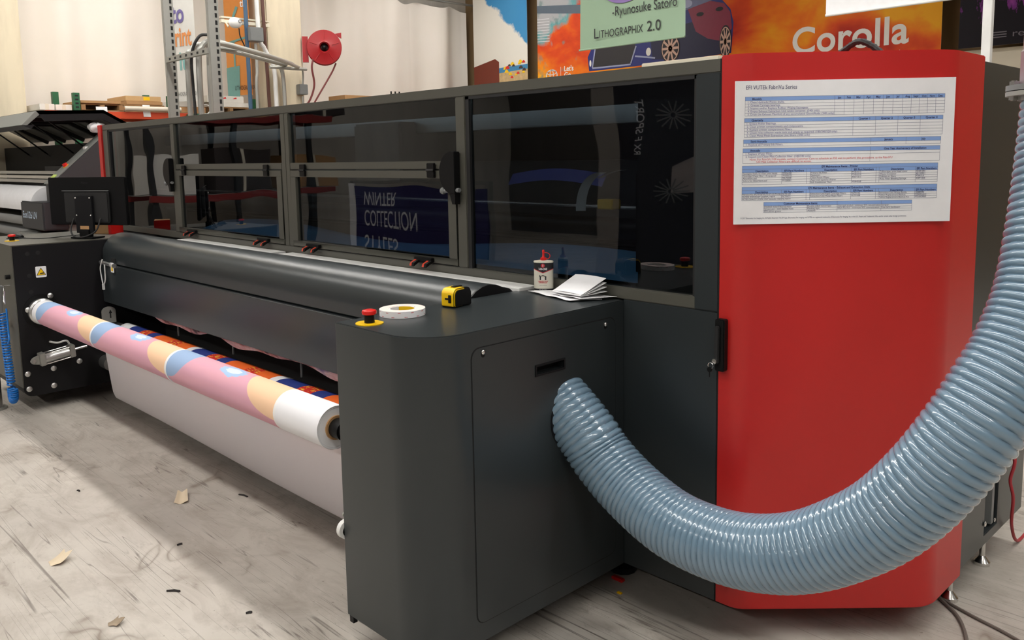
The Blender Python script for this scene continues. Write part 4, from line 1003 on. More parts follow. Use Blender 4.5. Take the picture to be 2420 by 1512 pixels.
# ================================================================== LEFT WALL: DRAPES, RACK, COLUMN FITTINGS
def drape(y0, y1, z0, ztop, seed, label, amp=0.06, nf=9, sag=0.0):
    rnd = random.Random(seed)
    ph = [(rnd.uniform(0, 6.3), rnd.uniform(0.6, 1.8), rnd.uniform(0.2, 1.0)) for _ in range(nf)]
    def f(u, v):
        y = y0 + (y1-y0)*u; s = 0
        for p, fr, a in ph: s += a*math.sin(p + fr*6.3*u*(y1-y0)*1.05 + 0.5*math.sin(v*2+p))
        s += 0.8*abs(math.sin(u*(y1-y0)*5.2 + seed))*v*v
        zt = ztop - sag*abs(math.sin(u*PI*nf*0.5))**2
        x = -10.17 + amp*0.22*s*(0.6 + 0.4*v) + 0.03
        return (max(-10.36, min(x, -10.0)), y, z0 + (zt-z0)*v)
    o = MB().grid(f, 260, 16).build('drape', M['drape'])
    return tag(o, label, 'curtain', 'white drapes along the left wall')
drape(0.80, 4.3, 0.15, 5.0, 3, 'tall white drape behind the pallet rack, between the two columns', 0.16)
drape(4.3, 8.3, 0.15, 4.20, 8, 'white drape with bunched folds right of the red hose reel', 0.17, 11, 0.07)
tag(MB().cyl((-10.08, 4.2, 4.26), (-10.08, 8.4, 4.26), 0.02, 10).build('curtain_rod', M['zinc'], loc=(-10.08, 6.3, 4.26)), 'thin metal rod along the top of the bunched drape', 'rod')
tag(MB().cyl((-10.08, 0.62, 5.03), (-10.08, 4.2, 5.03), 0.02, 10).build('curtain_rod', M['zinc'], loc=(-10.08, 2.4, 5.03)), 'thin metal rod above the tall drape', 'rod')

M['rackor'] = mat('orange_rack_paint', rgb(206, 72, 34), 0.45); M['rackred'] = mat('dark_red_rack_paint', rgb(128, 34, 30), 0.5); M['rackgr'] = mat('green_rack_paint', rgb(30, 92, 58), 0.5)
RK = thing('pallet_rack', 'pallet rack with orange beams and green uprights along the left wall', 'rack', (-9.6, 2.1, 0))
for x in (-9.98, -9.20):
    for y in (1.20, 2.33, 3.50):
        u = MB().box(x-0.035, x+0.035, y-0.035, y+0.035, 0, 2.36 if x > -9.5 else 2.42).build('upright', M['rackgr'], RK)
        if x > -9.5 and y < 3:
            for k in range(4): MB().box(x+0.035, x+0.037, y-0.018, y+0.018, 2.18+0.045*k, 2.20+0.045*k).build('slot', M['dark'], u)
for z in (1.0, 2.06):
    for x in (-9.94, -9.16): MB().box(x-0.02, x+0.02, 0.84, 3.56, z, z+0.085).build('beam', M['rackor'], RK, bevel=0.004)
    MB().box(-9.92, -9.18, 0.84, 3.56, z+0.085, z+0.09).build('deck', M['zinc'], RK)
SH = 2.152
def pallet(x, y, rz, z, label, n=5, sy=0.5):
    t = thing('pallet', label, 'pallet', (x, y, z), rz, 'wooden pallets on the rack', local=True)
    for k in range(5): MB().box(-0.32 + 0.145*k - 0.045, -0.32 + 0.145*k + 0.045, -sy/2, sy/2, 0.075, 0.09).build('deck_board', M['wood'], t)
    for k in (-1, 0, 1): MB().box(-0.35, 0.35, k*(sy/2-0.03)-0.025, k*(sy/2-0.03)+0.025, 0.012, 0.075).build('stringer', M['wood'], t)
    for k in (-1, 1): MB().box(k*0.30-0.045, k*0.30+0.045, -sy/2, sy/2, 0.0, 0.012).build('bottom_board', M['wood'], t)
    return t
def carton(name, x0, x1, y0, y1, z0, z1, m, label, cat='box', tape=True):
    t = thing(name, label, cat, ((x0+x1)/2, (y0+y1)/2, z0), 0, 'boxes on the rack')
    MB().box(x0, x1, y0, y1, z0, z1).build('carton', m, t, bevel=0.003)
    if tape: MB().box(x0-0.001, x1+0.001, (y0+y1)/2-0.02, (y0+y1)/2+0.02, z0+0.002, z1+0.001).build('tape_strip', M['cream'], t)
    return t
M['whitebox'] = mat('white_carton', rgb(228, 224, 216), 0.7)
carton('flat_box', -9.85, -9.2, 0.80, 0.96, SH, SH+0.07, M['whitebox'], 'flat white carton at the far left end of the rack shelf')
carton('flat_box', -9.85, -9.2, 0.975, 1.15, SH, SH+0.065, M['whitebox'], 'flat white carton next to the first green upright')
pallet(-9.55, 1.50, 0, SH, 'wooden pallet between the two front green uprights', sy=0.50)
carton('flat_box', -9.9, -9.22, 1.26, 1.73, SH+0.092, SH+0.125, M['card'], 'thin brown board stack lying on the left pallet', tape=False)
pallet(-9.55, 2.02, 0, SH, 'wooden pallet under the big brown box', sy=0.50)
carton('flat_box', -9.9, -9.24, 1.80, 2.25, SH+0.092, SH+0.135, M['card'], 'long brown box under the yellow-labelled box', tape=False)
bx_ = carton('flat_box', -9.9, -9.26, 1.80, 2.24, SH+0.137, SH+0.20, mat('tan_carton', rgb(196, 160, 112), 0.8), 'tan box with a yellow label on top of the pile', tape=False)
MB().box(-9.26, -9.258, 2.02, 2.10, SH+0.15, SH+0.19).build('yellow_label', M['yellow'], bx_)
tag(MB().plate([(-9.135, 1.96, 2.09), (-9.135, 2.05, 2.09), (-9.142, 2.045, 2.235), (-9.142, 1.955, 2.235)], (1, 0, 0), 0.002).build('paper_note', M['paper'], loc=(-9.14, 2.0, 2.16)), 'white paper note hanging over the orange beam under the tan box', 'paper')
tag(MB().plate([(-9.135, 1.40, 2.14), (-9.135, 1.53, 2.14), (-9.14, 1.53, 2.20), (-9.14, 1.40, 2.20)], (1, 0, 0), 0.002).build('paper_note', M['paper'], loc=(-9.14, 1.46, 2.17)), 'white paper label under the left pallet', 'paper')
t = thing('wrapped_tube', 'long tube wrapped in clear film lying on the front edge of the rack shelf', 'tube', (-9.10, 2.1, SH))
MB().cyl((-9.10, 1.72, 2.185), (-9.10, 2.42, 2.185), 0.030, 14).build('wrap', mat('cloudy_film', rgb(206, 196, 180), 0.25), t); MB().cyl((-9.10, 1.715, 2.185), (-9.10, 2.425, 2.185), 0.016, 12).build('core', M['card'], t)
carton('flat_box', -9.85, -9.2, 2.42, 2.78, SH+0.08, SH+0.16, M['whitebox'], 'white carton stack behind the metal conduits')
carton('flat_box', -9.85, -9.2, 2.42, 2.80, SH, SH+0.078, M['card'], 'low brown carton under the white carton stack')
pallet(-9.5, 3.14, 0, SH, 'wooden pallet beside the cream column', sy=0.56)
carton('flat_box', -9.8, -9.2, 2.88, 3.42, SH+0.092, SH+0.15, M['whitebox'], 'lower white carton with red print on the pallet by the column', tape=False)
wb = carton('flat_box', -9.8, -9.22, 2.84, 3.36, SH+0.152, SH+0.24, M['whitebox'], 'upper white carton with red print on the pallet by the column', tape=False)
for k in range(3): MB().prism([(2.90+0.15*k, SH+0.20), (2.96+0.15*k, SH+0.205), (2.95+0.15*k, SH+0.225), (2.92+0.15*k, SH+0.215)], 'x', -9.22, -9.219).build('red_print', M['redp'], wb)
carton('crate', -9.12, -8.90, 2.50, 2.80, 0.0, 2.13, M['rackgr'], 'tall narrow green carton standing in front of the rack', 'box', False)
tag(MB().lathe([(0.055, -0.012), (0.064, -0.012), (0.064, 0.012), (0.055, 0.012)], (-9.0, 2.71, 2.194), 'x', 24, True).build('plastic_hoop', M['white'], loc=(-9.0, 2.71, 2.13)), 'white plastic hoop standing on the green carton', 'hoop')
# second stretch of rack, farther along the wall towards the viewer (mirrored in the windows)
R2K = copy_tree(RK); R2K.location = (-9.6, -3.4, 0); 
for ch in R2K.children:
    if ch.name.startswith(('upright', 'beam')):
        ch.data = ch.data.copy(); ch.data.materials[0] = M['rubber'] if ch.name.startswith('upright') else M['rackred']
R2K['label'] = 'second orange pallet rack farther along the left wall, mirrored in the windows'
M['dkcard'] = mat('dark_stock_box', rgb(52, 44, 42), 0.7)
for i, (y, w_, h_, m) in enumerate(((-4.6, 0.7, 0.35, 'dkcard'), (-3.7, 0.8, 0.22, 'card'), (-2.6, 0.75, 0.4, 'whitebox'), (-4.4, 0.8, 0.5, 'card'), (-3.3, 0.8, 0.6, 'dkcard'), (-2.3, 0.6, 0.5, 'whitebox'))):
    zz = SH if i < 3 else 1.095
    carton('stock_box', -9.8, -9.25, y-w_/2, y+w_/2, zz, zz+h_, M[m], ['dark stock box on the top shelf of the mirrored rack', 'brown stock box on the top shelf of the mirrored rack', 'white stock box on the top shelf of the mirrored rack', 'brown stock box on the lower shelf of the mirrored rack', 'dark stock box on the lower shelf of the mirrored rack', 'white stock box on the lower shelf of the mirrored rack'][i])
# far end of the drape: boxes on a shelf
carton('flat_box', -9.6, -9.15, 4.95, 5.65, 2.20, 2.47, M['card'], 'brown cardboard box in front of the bunched drape', tape=False)
sf = thing('wall_shelf', 'grey shelf unit in front of the bunched drape', 'shelf', (-9.35, 5.5, 0))
MB().box(-9.65, -9.10, 4.85, 6.2, 2.17, 2.20).build('shelf_board', M['zinc'], sf)
for y in (4.88, 6.17):
    for x in (-9.62, -9.13): MB().box(x-0.02, x+0.02, y-0.02, y+0.02, 0, 2.17).build('post', M['zinc'], sf)
for k, y in enumerate((5.84, 5.92, 6.0)):
    tag(MB().cyl((-9.2, y, 2.20), (-9.2, y, 2.52), 0.02, 10).cyl((-9.2, y, 2.52), (-9.2, y, 2.56), 0.012, 8).build('small_bottle', M['blackp'], loc=(-9.2, y, 2.20)), 'small black bottle beside the brown cardboard box', 'bottle', 'black bottles on the far shelf')

# unistrut frame behind the printer with conduits
UF = thing('conduit_rack', 'tall galvanised slotted strut frame behind the printer', 'frame', (-5.9, 1.2, 0))
slot = None
for x in (-6.44, -5.50):
    l = MB().box(x-0.021, x+0.021, 1.165, 1.265, 0, ZC-0.44).build('leg', M['zinc'], UF, bevel=0.004)
    for k in range(22):
        z = 1.86 + k*0.062
        if slot is None: slot = MB().box(-0.0105, 0.0105, -0.0105, 0.0105, -0.019, 0.019).build('slot', M['dark'], l, loc=(0,0,0))
        o = slot if (k == 0 and x < -6) else slot.copy()
        if o is not slot: COL.objects.link(o)
        o.parent = l; o.location = Vector((x+0.0115, 1.238, z)) - LOC[UF.name]
cb = MB().box(-6.40, -5.50, 1.15, 1.18, 2.46, 2.51).build('crossbar', M['zinc'], UF)
for k in range(7):
    o = slot.copy(); COL.objects.link(o); o.parent = cb; o.rotation_euler = (0, PI/2, 0); o.location = Vector((-6.30 + 0.12*k, 1.1595, 2.485)) - LOC[UF.name]
def conduit(pts, r, m, label, cat='pipe', name='conduit', group='conduits behind the printer'):
    o = MB().tube(catmull(pts, 8), r, 10).build(name, m, loc=tuple(pts[0]))
    return tag(o, label, cat, group)
conduit([(-6.21, 1.28, 0.0), (-6.21, 1.28, 1.5), (-6.21, 1.28, 2.42), (-6.19, 1.31, 2.56), (-6.22, 1.42, 2.63), (-6.5, 1.75, 2.655), (-7.6, 2.75, 2.72), (-8.68, 3.72, 2.79)], 0.026, M['zinc'], 'leftmost galvanised conduit bending over the strut frame')
conduit([(-5.97, 1.28, 0.0), (-5.97, 1.28, 1.5), (-5.97, 1.28, 2.42), (-5.96, 1.31, 2.57), (-6.00, 1.42, 2.64), (-6.4, 1.82, 2.67), (-7.5, 2.82, 2.74), (-8.68, 3.82, 2.81)], 0.028, M['zinc'], 'middle galvanised conduit bending over the strut frame')
conduit([(-5.76, 1.28, 0.0), (-5.76, 1.28, 1.5), (-5.76, 1.28, 2.40), (-5.76, 1.31, 2.54), (-5.82, 1.42, 2.60), (-6.3, 1.90, 2.63), (-7.4, 2.90, 2.70), (-8.68, 3.92, 2.77)], 0.022, M['zinc'], 'rightmost galvanised conduit bending over the strut frame')
conduit([(-5.99, 1.235, 0.0), (-5.99, 1.235, 1.5), (-6.02, 1.235, 2.2), (-6.01, 1.235, 2.5), (-5.97, 1.29, 2.66), (-6.03, 1.40, 2.70), (-6.2, 1.56, 2.71)], 0.014, M['rubber'], 'black cable strapped along the middle conduit', 'cable', 'power_cable')
for i, (a, b) in enumerate((((-6.62, 2.02, 2.63), (-6.28, 1.52, 2.63)), ((-8.62, 4.0, 2.745), (-8.62, 3.45, 2.745)))):
    tag(MB().cyl(a, b, 0.022, 10).build('strut_bar', M['zinc'], loc=a), ['short strut bar under the conduits near the frame', 'short strut bar under the conduits at the column'][i], 'bar')
# on the column
conduit([(-8.80, 3.24, 0.0), (-8.80, 3.24, 2.0), (-8.80, 3.24, 4.0), (-8.80, 3.24, 5.1)], 0.028, mat('blue_pipe', rgb(58, 88, 116), 0.45), 'blue vertical pipe left of the cream column', group='pipes on the column')
conduit([(-8.82, 3.55, 0.0), (-8.82, 3.53, 2.0), (-8.82, 3.49, 4.0), (-8.82, 3.47, 5.1)], 0.024, mat('brown_pipe', rgb(86, 52, 42), 0.5), 'thin brown vertical pipe on the cream column', group='pipes on the column')
conduit([(-8.80, 3.34, 0.0), (-8.80, 3.34, 2.3), (-8.80, 3.36, 2.7), (-8.80, 3.36, 3.06)], 0.022, M['zinc'], 'short grey conduit below the grey junction box', group='pipes on the column')
conduit([(-8.82, 3.63, 0.0), (-8.82, 3.63, 2.2), (-8.82, 3.62, 2.75), (-8.82, 3.50, 3.0), (-8.82, 3.42, 3.3), (-8.82, 3.42, 5.0)], 0.030, M['white'], 'white pipe on the cream column', group='pipes on the column')
conduit([(-8.82, 3.76, 0.0), (-8.82, 3.76, 2.2), (-8.82, 3.75, 2.66), (-8.80, 3.70, 2.78), (-8.76, 3.66, 2.80)], 0.028, M['zinc'], 'grey conduit bending into the conduit run at the column', group='pipes on the column')
conduit([(-8.66, 3.86, 2.79), (-8.74, 4.0, 2.76), (-8.82, 4.06, 2.68), (-8.84, 4.06, 2.56)], 0.014, M['zinc'], 'thin conduit dropping to the small grey box', group='pipes on the column')
conduit([(-8.85, 4.06, 2.40), (-8.85, 4.06, 1.5), (-8.85, 4.06, 0.05)], 0.016, M['zinc'], 'thin conduit below the small grey box', group='pipes on the column')
jb = MB().box(-8.86, -8.70, 3.24, 3.43, 3.08, 3.26).build('junction_box', M['greyp'], bevel=0.006, loc=(-8.78, 3.33, 3.08)); tag(jb, 'grey metal junction box on the column', 'box')
jb = MB().box(-8.90, -8.80, 3.99, 4.12, 2.42, 2.56).build('junction_box', M['greyp'], bevel=0.006, loc=(-8.85, 4.05, 2.42)); tag(jb, 'small grey electrical box on the column edge', 'box')
tag(MB().box(-8.90, -8.84, 2.92, 3.60, 3.30, 3.34).box(-8.90, -8.84, 2.92, 3.60, 3.36, 3.38).build('bracket_rail', M['cream'], loc=(-8.87, 3.2, 3.30)), 'cream bracket rail crossing the column top', 'bracket')
t = thing('access_point', 'white egg-shaped device on the bracket rail beside the column', 'device', (-8.75, 3.06, 3.20))
MB().ball((-8.75, 3.06, 3.295), 0.075, 18, (0.8, 1.2, 0.95)).build('shell', M['white'], t)
MB().lathe([(0.015, 0.0), (0.024, 0.0), (0.024, 0.006), (0.015, 0.006)], (-8.695, 3.10, 3.31), 'x', 16, True).build('lens_ring', M['greyp'], t)
MB().tube(catmull([(-8.75, 3.11, 3.23), (-8.75, 3.12, 3.13), (-8.77, 3.18, 3.02), (-8.79, 3.20, 2.95)], 6), 0.008, 6).build('cord', M['rubber'], t)
MB().tube([(-8.78, 2.98, 3.24), (-8.84, 2.98, 3.30), (-8.86, 2.98, 3.33)], 0.012, 6).build('arm', M['cream'], t)
# red hose reel
M['reel'] = mat('red_reel_paint', rgb(156, 22, 28), 0.35)
t = thing('hose_reel', 'red metal hose reel mounted on the cream column', 'hose reel', (-8.72, 4.36, 3.07), 1.02, local=True)
MB().lathe([(0.06, -0.075), (0.075, -0.095), (0.10, -0.085), (0.235, -0.075), (0.240, -0.065), (0.225, -0.055), (0.10, -0.055), (0.06, -0.055)], (0,0,0), 'y', 40, True).build('front_flange', M['reel'], t)
MB().lathe([(0.0, 0.055), (0.225, 0.055), (0.240, 0.065), (0.235, 0.075), (0.0, 0.085)], (0,0,0), 'y', 40).build('rear_flange', M['reel'], t)
MB().lathe([(0.09, -0.06), (0.105, -0.06), (0.105, 0.06), (0.09, 0.06)], (0,0,0), 'y', 30, True).build('drum', M['reel'], t)
MB().lathe([(0.105, -0.052), (0.19, -0.052), (0.19, 0.052), (0.105, 0.052)], (0,0,0), 'y', 30, True).build('wound_hose', mat('dark_red_hose', rgb(90, 34, 34), 0.5), t)
MB().cyl((0, -0.05, 0), (0, 0.055, 0), 0.035, 16).ball((0, -0.06, 0), 0.03, 10).build('hub', M['blackp'], t)
MB().box(-0.30, -0.22, -0.03, 0.05, -0.20, 0.15).box(-0.30, 0.0, 0.085, 0.10, -0.06, 0.06).build('bracket', M['reel'], t)
MB().prism([(0.14, 0.19), (0.24, 0.21), (0.24, 0.13), (0.20, 0.15)], 'y', -0.02, 0.02).build('hose_guide', M['reel'], t)
for k in range(5):
    a = k*2*PI/5+0.3
    MB().tube([(0.11*math.cos(a), -0.088, 0.11*math.sin(a)), (0.21*math.cos(a), -0.080, 0.21*math.sin(a))], 0.004, 6).build('pressed_rib', M['reel'], t)
M['maroon'] = mat('maroon_air_line', rgb(104, 38, 38), 0.5)
conduit([(-8.72, 4.17, 2.90), (-8.71, 4.14, 2.78), (-8.70, 4.16, 2.55), (-8.70, 4.08, 2.34), (-8.70, 3.95, 2.20)], 0.014, M['maroon'], 'maroon air line curving down from the hose reel', 'hose', 'air_line', 'air lines of the hose reel')
conduit([(-8.66, 4.50, 2.86), (-8.66, 4.42, 2.72), (-8.67, 4.20, 2.40), (-8.68, 4.08, 2.22)], 0.012, M['maroon'], 'maroon air line running straight down from the hose reel', 'hose', 'air_line', 'air lines of the hose reel')

# ================================================================== BANNERS
def flat(mb, pts, y, d=0.0): return mb.add([(x, y-d, z) for x, z in pts], [tuple(range(len(pts)))])
def banner(name, label, x0, x1, y, z0, z1, m, nm='sheet', wav=0.012, seed=0):
    t = thing(name, label, 'banner', ((x0+x1)/2, y, z0))
    MB().grid(lambda u, v: (x0 + (x1-x0)*u, y + wav*math.sin(u*5+seed)*0.0, z0 + (z1-z0)*v), 12, 6).build(nm, m, t)
    mb = MB().box(x0, x1, y+0.001, y+0.004, z0, z1); mb.build('backing', M['whitebox'], t)
    return t
# car banner on the back wall
YB = 8.20
CB = banner('car_banner', 'huge orange smoke banner with a blue car and white lettering on the back wall', -8.26, -1.86, YB, 2.1, 4.6, M['smoke'])
# print shader uses world-like coordinates: give the sheet an origin at the world origin
def sheet_of(t): return [c for c in t.children if c.name.startswith('sheet')][0]
def reorigin(o):
    off = LOC[o.parent.name]; me = o.data
    for v in me.vertices: v.co += off
    o.location = -off
reorigin(sheet_of(CB))
navy = mat('car_blue_print', rgb(34, 42, 112), 0.5); navyd = mat('car_dark_blue_print', rgb(26, 26, 62), 0.5); maro = mat('car_maroon_print', rgb(132, 40, 66), 0.5)
def prt(name, pts, m, d, parent=None): return flat(MB(), pts, YB, d).build(name, m, parent or CB, smooth=False)
prt('printed_car_body', [(-7.13, 2.83), (-7.16, 3.05), (-7.05, 3.22), (-6.25, 3.26), (-5.95, 3.36), (-5.45, 3.72), (-5.15, 3.86), (-4.92, 3.80), (-4.75, 3.62), (-4.60, 3.46), (-4.55, 3.28), (-4.58, 2.87), (-5.47, 2.85), (-6.23, 2.83)], navy, 0.002)
prt('printed_car_flank', [(-5.95, 3.30), (-5.2, 3.36), (-4.62, 3.44), (-4.57, 3.05), (-4.60, 2.87), (-5.40, 2.86), (-5.90, 2.90)], navyd, 0.003)
prt('printed_car_quarter', [(-5.30, 3.58), (-4.95, 3.62), (-4.70, 3.55), (-4.60, 3.42), (-4.57, 3.20), (-4.75, 3.05), (-4.95, 3.10), (-5.15, 3.22)], maro, 0.004)
prt('printed_windows', [(-5.86, 3.42), (-5.43, 3.70), (-5.15, 3.82), (-4.96, 3.76), (-4.86, 3.62), (-5.20, 3.56)], mat('car_glass_print', rgb(96, 100, 134), 0.4), 0.005)
prt('printed_grille', [(-7.06, 2.88), (-7.00, 3.17), (-6.25, 3.19), (-6.20, 3.13), (-6.30, 2.88)], mat('car_grille_print', rgb(40, 38, 42), 0.5), 0.005)
pm = mat('car_trim_print', rgb(150, 156, 186), 0.4)
tr = MB()
for a, b in (((-7.06, 2.88), (-7.00, 3.17)), ((-6.30, 2.88), (-6.20, 3.13)), ((-7.06, 2.87), (-6.30, 2.865)), ((-6.22, 2.98), (-5.85, 2.92))):
    dx, dz = b[0]-a[0], b[1]-a[1]; L = math.hypot(dx, dz); nx, nz = -dz/L*0.012, dx/L*0.012
    flat(tr, [(a[0]-nx, a[1]-nz), (b[0]-nx, b[1]-nz), (b[0]+nx, b[1]+nz), (a[0]+nx, a[1]+nz)], YB, 0.006)
tr.build('printed_trim', pm, CB, smooth=False)
def ell(cx, cz, a, b, n=24): return [(cx + a*math.cos(2*PI*i/n), cz + b*math.sin(2*PI*i/n)) for i in range(n)]
for cx, cz, a, b in ((-5.58, 3.03, 0.15, 0.19), (-4.67, 3.03, 0.085, 0.20)):
    prt('printed_tyre', ell(cx, cz, a*1.12, b*1.12), mat('tyre_print', rgb(34, 28, 34), 0.6), 0.0065)
    sp = MB()
    for k in range(10):
        an = 2*PI*k/10; flat(sp, [(cx + a*0.12*math.cos(an-1.2), cz + b*0.12*math.sin(an-1.2)), (cx + a*0.95*math.cos(an-0.09), cz + b*0.95*math.sin(an-0.09)), (cx + a*0.95*math.cos(an+0.09), cz + b*0.95*math.sin(an+0.09)), (cx + a*0.12*math.cos(an+1.2), cz + b*0.12*math.sin(an+1.2))], YB, 0.0075)
    for k in range(24):
        a0, a1 = 2*PI*k/24, 2*PI*(k+1)/24
        flat(sp, [(cx+a*c*math.cos(q_), cz+b*c*math.sin(q_)) for c, q_ in ((0.92, a0), (1.0, a0), (1.0, a1), (0.92, a1))], YB, 0.0076)
    sp.build('printed_wheel_spokes', mat('wheel_print', rgb(206, 168, 150), 0.5), CB, smooth=False)
prt('printed_fog_lamp', ell(-5.97, 3.02, 0.045, 0.06), M['whitebox'], 0.006)
prt('printed_fog_lamp', ell(-7.10, 2.95, 0.02, 0.05), M['whitebox'], 0.006)
for x, z in ((-5.08, 3.45), (-4.77, 3.48)): prt('printed_door_handle', ell(x, z, 0.06, 0.028), M['ink'], 0.006)
prt('printed_mirror', ell(-5.30, 3.62, 0.09, 0.055), pm, 0.006)
prt('printed_bridge', [(-8.26, 3.87), (-7.1, 3.72), (-7.1, 3.86), (-8.26, 3.99)], mat('bridge_print', rgb(84, 96, 108), 0.6), 0.0015)
bl = MB()
for k in range(9): flat(bl, [(-8.26+0.0*k, 3.40+0.045*k), (-7.98, 3.385+0.045*k), (-7.98, 3.395+0.045*k), (-8.26, 3.41+0.045*k)], YB, 0.0018)
bl.build('printed_building', mat('pale_building_print', rgb(206, 206, 208), 0.6), CB, smooth=False)
text(MB(), 'Corolla', 0.46, (-3.68, YB-0.004, 2.765), (1, 0, 0), (0, 0, 1), 0.009, 1.46, spacing=1.03).build('lettering', M['whitebox'], CB, smooth=False)
text(MB(), 'Toyota Motor Sales, U.S.A., Inc.', 0.085, (-2.20, YB-0.004, 2.63), (1, 0, 0), (0, 0, 1), 0.0, 1.25, 'R').build('lettering', M['whitebox'], CB, smooth=False)
lt = MB(); text(lt, "Let's", 0.115, (-7.66, YB-0.004, 2.875), (1, 0, 0), (0, 0, 1), 0.003, 0.20); text(lt, 'Go', 0.115, (-7.66, YB-0.004, 2.775), (1, 0, 0), (0, 0, 1), 0.003); text(lt, 'Places', 0.115, (-7.66, YB-0.004, 2.675), (1, 0, 0), (0, 0, 1), 0.003)
flat(lt, [(-7.74, 2.66), (-7.732, 2.66), (-7.732, 2.95), (-7.74, 2.95)], YB, 0.004)
def ring(mb, cx, cz, a, b, w_, d=0.004):
    for k in range(32):
        a0, a1 = 2*PI*k/32, 2*PI*(k+1)/32
        flat(mb, [(cx+(a-s)*math.cos(q_), cz+(b-s)*math.sin(q_)) for s, q_ in ((w_, a0), (0, a0), (0, a1), (w_, a1))], YB, d)
lt.build('slogan', M['whitebox'], CB, smooth=False); lt = MB()
ring(lt, -7.94, 2.83, 0.13, 0.098, 0.018); ring(lt, -7.94, 2.83, 0.045, 0.095, 0.014); ring(lt, -7.94, 2.872, 0.105, 0.04, 0.013)
lt.build('oval_emblem', M['whitebox'], CB, smooth=False)
# beach banner: sky, cloud, sea and parasols (no figures)
BB = banner('beach_banner', 'blue sky and beach banner in the back corner beside the drape', -9.86, -8.50, YB, 2.1, 4.42, M['sky'])
reorigin(sheet_of(BB))
flat(MB(), [(-9.35, 2.95), (-8.50, 2.98), (-8.50, 3.07), (-9.35, 3.05)], YB, 0.002).build('printed_sea', mat('sea_print', rgb(60, 130, 176), 0.6), BB, smooth=False)
flat(MB(), [(-9.86, 2.1), (-8.50, 2.1), (-8.50, 2.99), (-9.3, 2.96), (-9.86, 2.9)], YB, 0.003).build('printed_sand', mat('sand_print', rgb(196, 168, 122), 0.6, var=0.4, scale=16), BB, smooth=False)
flat(MB(), [(-9.86, 2.1), (-9.20, 2.1), (-9.20, 3.16), (-9.30, 3.22), (-9.86, 3.12)], YB, 0.004).build('printed_brown_panel', mat('brown_print', rgb(112, 46, 28), 0.6), BB, smooth=False)
rnd = random.Random(5)
for i in range(16):
    x = -9.05 + 0.5*(i/15) + rnd.uniform(-0.03, 0.03); z = 2.98 + rnd.uniform(-0.14, 0.10) + 0.05*(i/15)
    r_ = rnd.uniform(0.035, 0.06)
    flat(MB(), [(x-r_, z), (x+r_, z), (x+r_*0.6, z+r_*0.7), (x, z+r_), (x-r_*0.6, z+r_*0.7)], YB, 0.005+0.0002*i).build('printed_parasol', [M['yellow'], M['redp'], M['yellow'], mat('dark_crowd_print', rgb(66, 50, 44), 0.6)][i % 4], BB, smooth=False)
# green banner hanging in front
M['sage'] = mat('sage_green_fabric', rgb(146, 172, 146), 0.7, var=0.05, scale=2)
GB = thing('green_banner', 'sage green hanging banner with dark lettering in front of the car banner', 'banner', (-5.0, 6.5, 2.90))
MB().grid(lambda u, v: (-5.85 + 1.67*u + 0.05*v*(1-u), 6.5 + 0.015*math.sin(u*6+1)*(1-v), 2.905 + (ZC-0.44-2.905)*v), 24, 20).build('sheet', M['sage'], GB)
MB().cyl((-5.85, 6.5, 2.905), (-4.18, 6.5, 2.905), 0.012, 10).build('hem_rod', M['sage'], GB)
text(MB(), '-Ryunosuke Satoro', 0.17, (-5.27, 6.478, 3.275), (1, 0, 0), (0, 0, 1), 0.0, 0.99).build('lettering', M['ink'], GB, smooth=False)
dk = MB()
lx = -5.575
for s, size, wd in (('L', 0.19, None), ('ITHOGRAPHIX', 0.14, 0.70), (' 2.0', 0.18, None)):
    v_, f_ = text_geo(s.strip(), size, 0.0, 1.0); wv_ = max(p.x for p in v_) - min(p.x for p in v_) if wd is None else wd
    if s[0] == ' ': lx += 0.05
    text(dk, s.strip(), size, (lx, 6.478, 3.025), (1, 0, 0), (0, 0, 1), 0.0, wd); lx += wv_ + 0.012
dk.build('lettering', M['ink'], GB, smooth=False)
mb = MB(); mb.add([(-5.08 + 0.42*math.cos(a), 6.478, 3.72 + 0.30*math.sin(a)) for a in [2*PI*i/40 for i in range(40)]], [tuple(range(40))]); mb.build('printed_blot', mat('lilac_print', rgb(134, 110, 170), 0.6), GB, smooth=False)
# white hanging banner at the top right
WBN = thing('white_banner', 'white hanging banner with rod hem above the large white lettering', 'banner', (-1.3, 6.0, 2.84))
MB().grid(lambda u, v: (-2.19 + 2.1*u, 6.0 + 0.012*math.sin(u*7)*(1-v), 2.845 + (ZC-0.44-2.845)*v), 24, 16).build('sheet', M['paper'], WBN)
MB().cyl((-2.19, 6.0, 2.845), (-0.09, 6.0, 2.845), 0.014, 10).build('hem_rod', M['white'], WBN)
# dark violet banner, post and pale beam at the right
VB = banner('violet_banner', 'black and violet banner on the back wall behind the white post', -1.64, 0.60, 8.1, 2.62, 4.4, M['violet'])
reorigin(sheet_of(VB))
M['dimink'] = mat('dim_grey_print', rgb(112, 108, 116), 0.6)
text(MB(), 'real.d', 0.10, (-1.10, 8.095, 2.70), (1, 0, 0), (0, 0, 1), 0.0, 0.30).build('lettering', M['dimink'], VB, smooth=False)
vt = MB()
for k in range(3): flat(vt, [(-1.30, 2.70+0.026*k), (-1.16, 2.70+0.026*k), (-1.16, 2.712+0.026*k), (-1.30, 2.712+0.026*k)], 8.1, 0.005)
vt.build('printed_notice', M['dimink'], VB, smooth=False)['kind'] = 'stuff'
struct('trim_10', MB().box(-1.68, 3.0, 8.2, 8.5, 2.35, 2.60), M['cream'])
WP = thing('white_post', 'white square post standing before the violet banner', 'post', (-0.42, 5.0, 0))
MB().box(-0.452, -0.388, 4.97, 5.03, 0.01, ZC-0.44).build('shaft', M['white'], WP, bevel=0.003); MB().box(-0.50, -0.34, 4.92, 5.08, 0, 0.012).build('foot_plate', M['zinc'], WP)
